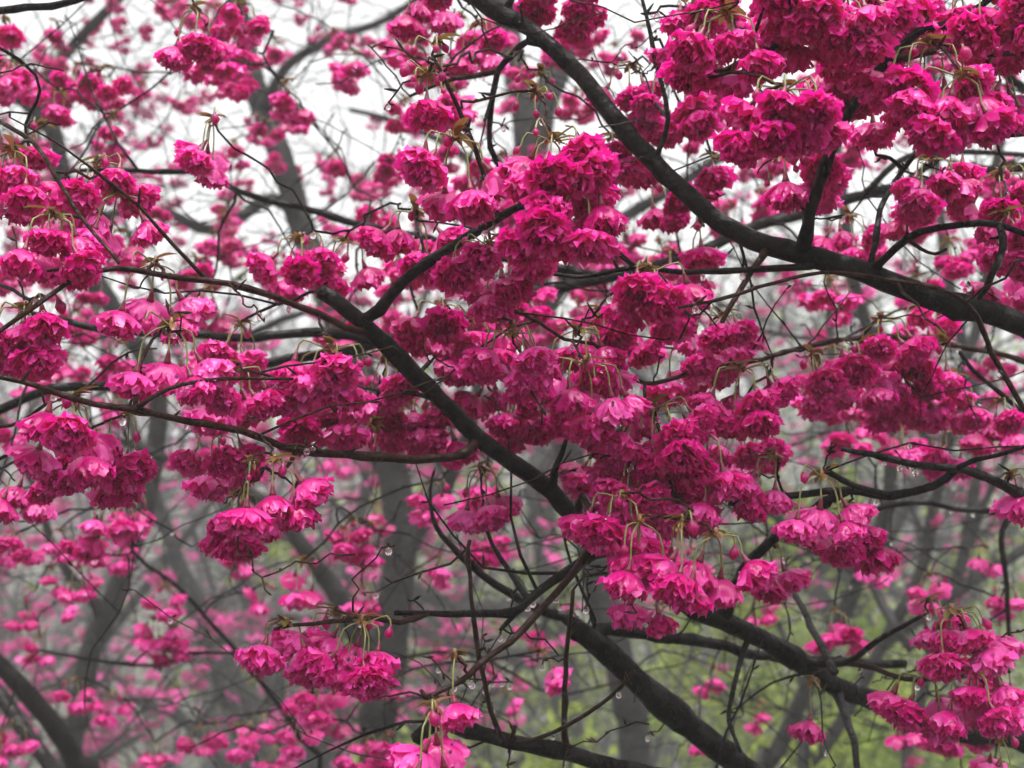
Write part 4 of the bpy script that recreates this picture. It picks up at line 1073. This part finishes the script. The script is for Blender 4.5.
for k, (x, y, h, s_, n, lab) in enumerate(GREENS):
    far_tree(x, y, h, s_, n, lab, g_gr, False, 90 + k, RNG.uniform(-0.3, 0.3), 0.3, 1.0, BARK_GREY, 0.065, 'young_tree')

# far-off bare wood on the slope: one mass
rs = np.random.RandomState(5)
wb_ = MB()
for k in range(230):
    y = rs.uniform(14, 55); x = rs.uniform(-0.5, 0.5) * y * 1.3
    z = float(ground_z(x, y)); h = rs.uniform(3.5, 6.0); r = rs.uniform(0.04, 0.11)
    ln = rs.randn(2) * 0.5
    pth = smooth_path([(x, y, z - 0.1), (x + ln[0] * 0.4, y, z + h * 0.5), (x + ln[0], y + ln[1], z + h)], 0.8)
    tube(wb_, pth, np.linspace(r, r * 0.25, len(pth)), 5, 0, 0.04, cap=False)
    for w in range(9):
        s = pth[rs.randint(1, len(pth))]
        e = s + np.array((rs.randn() * 0.9, rs.randn() * 0.9, rs.uniform(0.2, 1.6)))
        p2 = smooth_path([s, (s + e) / 2 + rs.randn(3) * 0.15, e], 0.5)
        tube(wb_, p2, np.linspace(r * 0.35, 0.012, len(p2)), 4, 0, 0.03, cap=False)
        for v in range(5):
            s3 = p2[rs.randint(1, len(p2))]; e3 = s3 + rs.randn(3) * 0.5 + np.array((0, 0, 0.2))
            tube(wb_, [s3, (s3 + e3) / 2 + rs.randn(3) * 0.05, e3], [0.015, 0.011, 0.006], 3, 0, 0.0, cap=False)
    if rs.rand() < 0.6:
        for v in range(60 if x < 0 else 150):
            c = pth[rs.randint(1, len(pth))] + rs.randn(3) * np.array((0.9, 0.9, 0.8))
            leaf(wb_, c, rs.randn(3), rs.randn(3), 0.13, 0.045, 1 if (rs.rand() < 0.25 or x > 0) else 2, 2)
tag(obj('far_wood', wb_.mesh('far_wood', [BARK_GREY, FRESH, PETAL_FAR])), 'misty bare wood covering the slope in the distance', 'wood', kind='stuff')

# ------------------------------------------------------------------ raindrops hanging under the twigs
dm = MB(); drop_mesh(dm, (0, 0, -0.0012), 0.0021, 0, 8)
DROP = dm.mesh('raindrop', [WATER])
cand = []
for T, cnt in ((A, 36), (Bt, 84), (C, 44), (K1, 60), (K5, 40), (K6, 24)):
    sp = np.concatenate(T.sp); sr = np.concatenate(T.sr)
    sx, sy, sdp = pix(sp)
    clear_ = np.ones(len(sp), bool)
    for path in (LIMB_A, LIMB_B):              # none in front of the thick limbs
        lx, ly, _d = pix(path)
        clear_ &= np.min(np.hypot(sx[:, None] - lx[None], sy[:, None] - ly[None]), axis=1) > 24
    ok = np.where((sx > 8) & (sx < 1016) & (sy > 8) & (sy < 760) & (sr < 0.005) & (sdp > 0.5) & clear_)[0]
    for k in NR.choice(ok, cnt, replace=False):
        o = bpy.data.objects.new('raindrop', DROP); COL.objects.link(o)
        s_ = RNG.uniform(0.75, 1.35)
        o.location = sp[k] + np.array((0, 0, -sr[k] - 0.0008 * s_))
        o.scale = (s_, s_, s_ * RNG.uniform(1.0, 1.5))
        tag(o, 'clear round raindrop hanging from the underside of a wet twig', 'raindrop', 'raindrops hanging along the twigs')
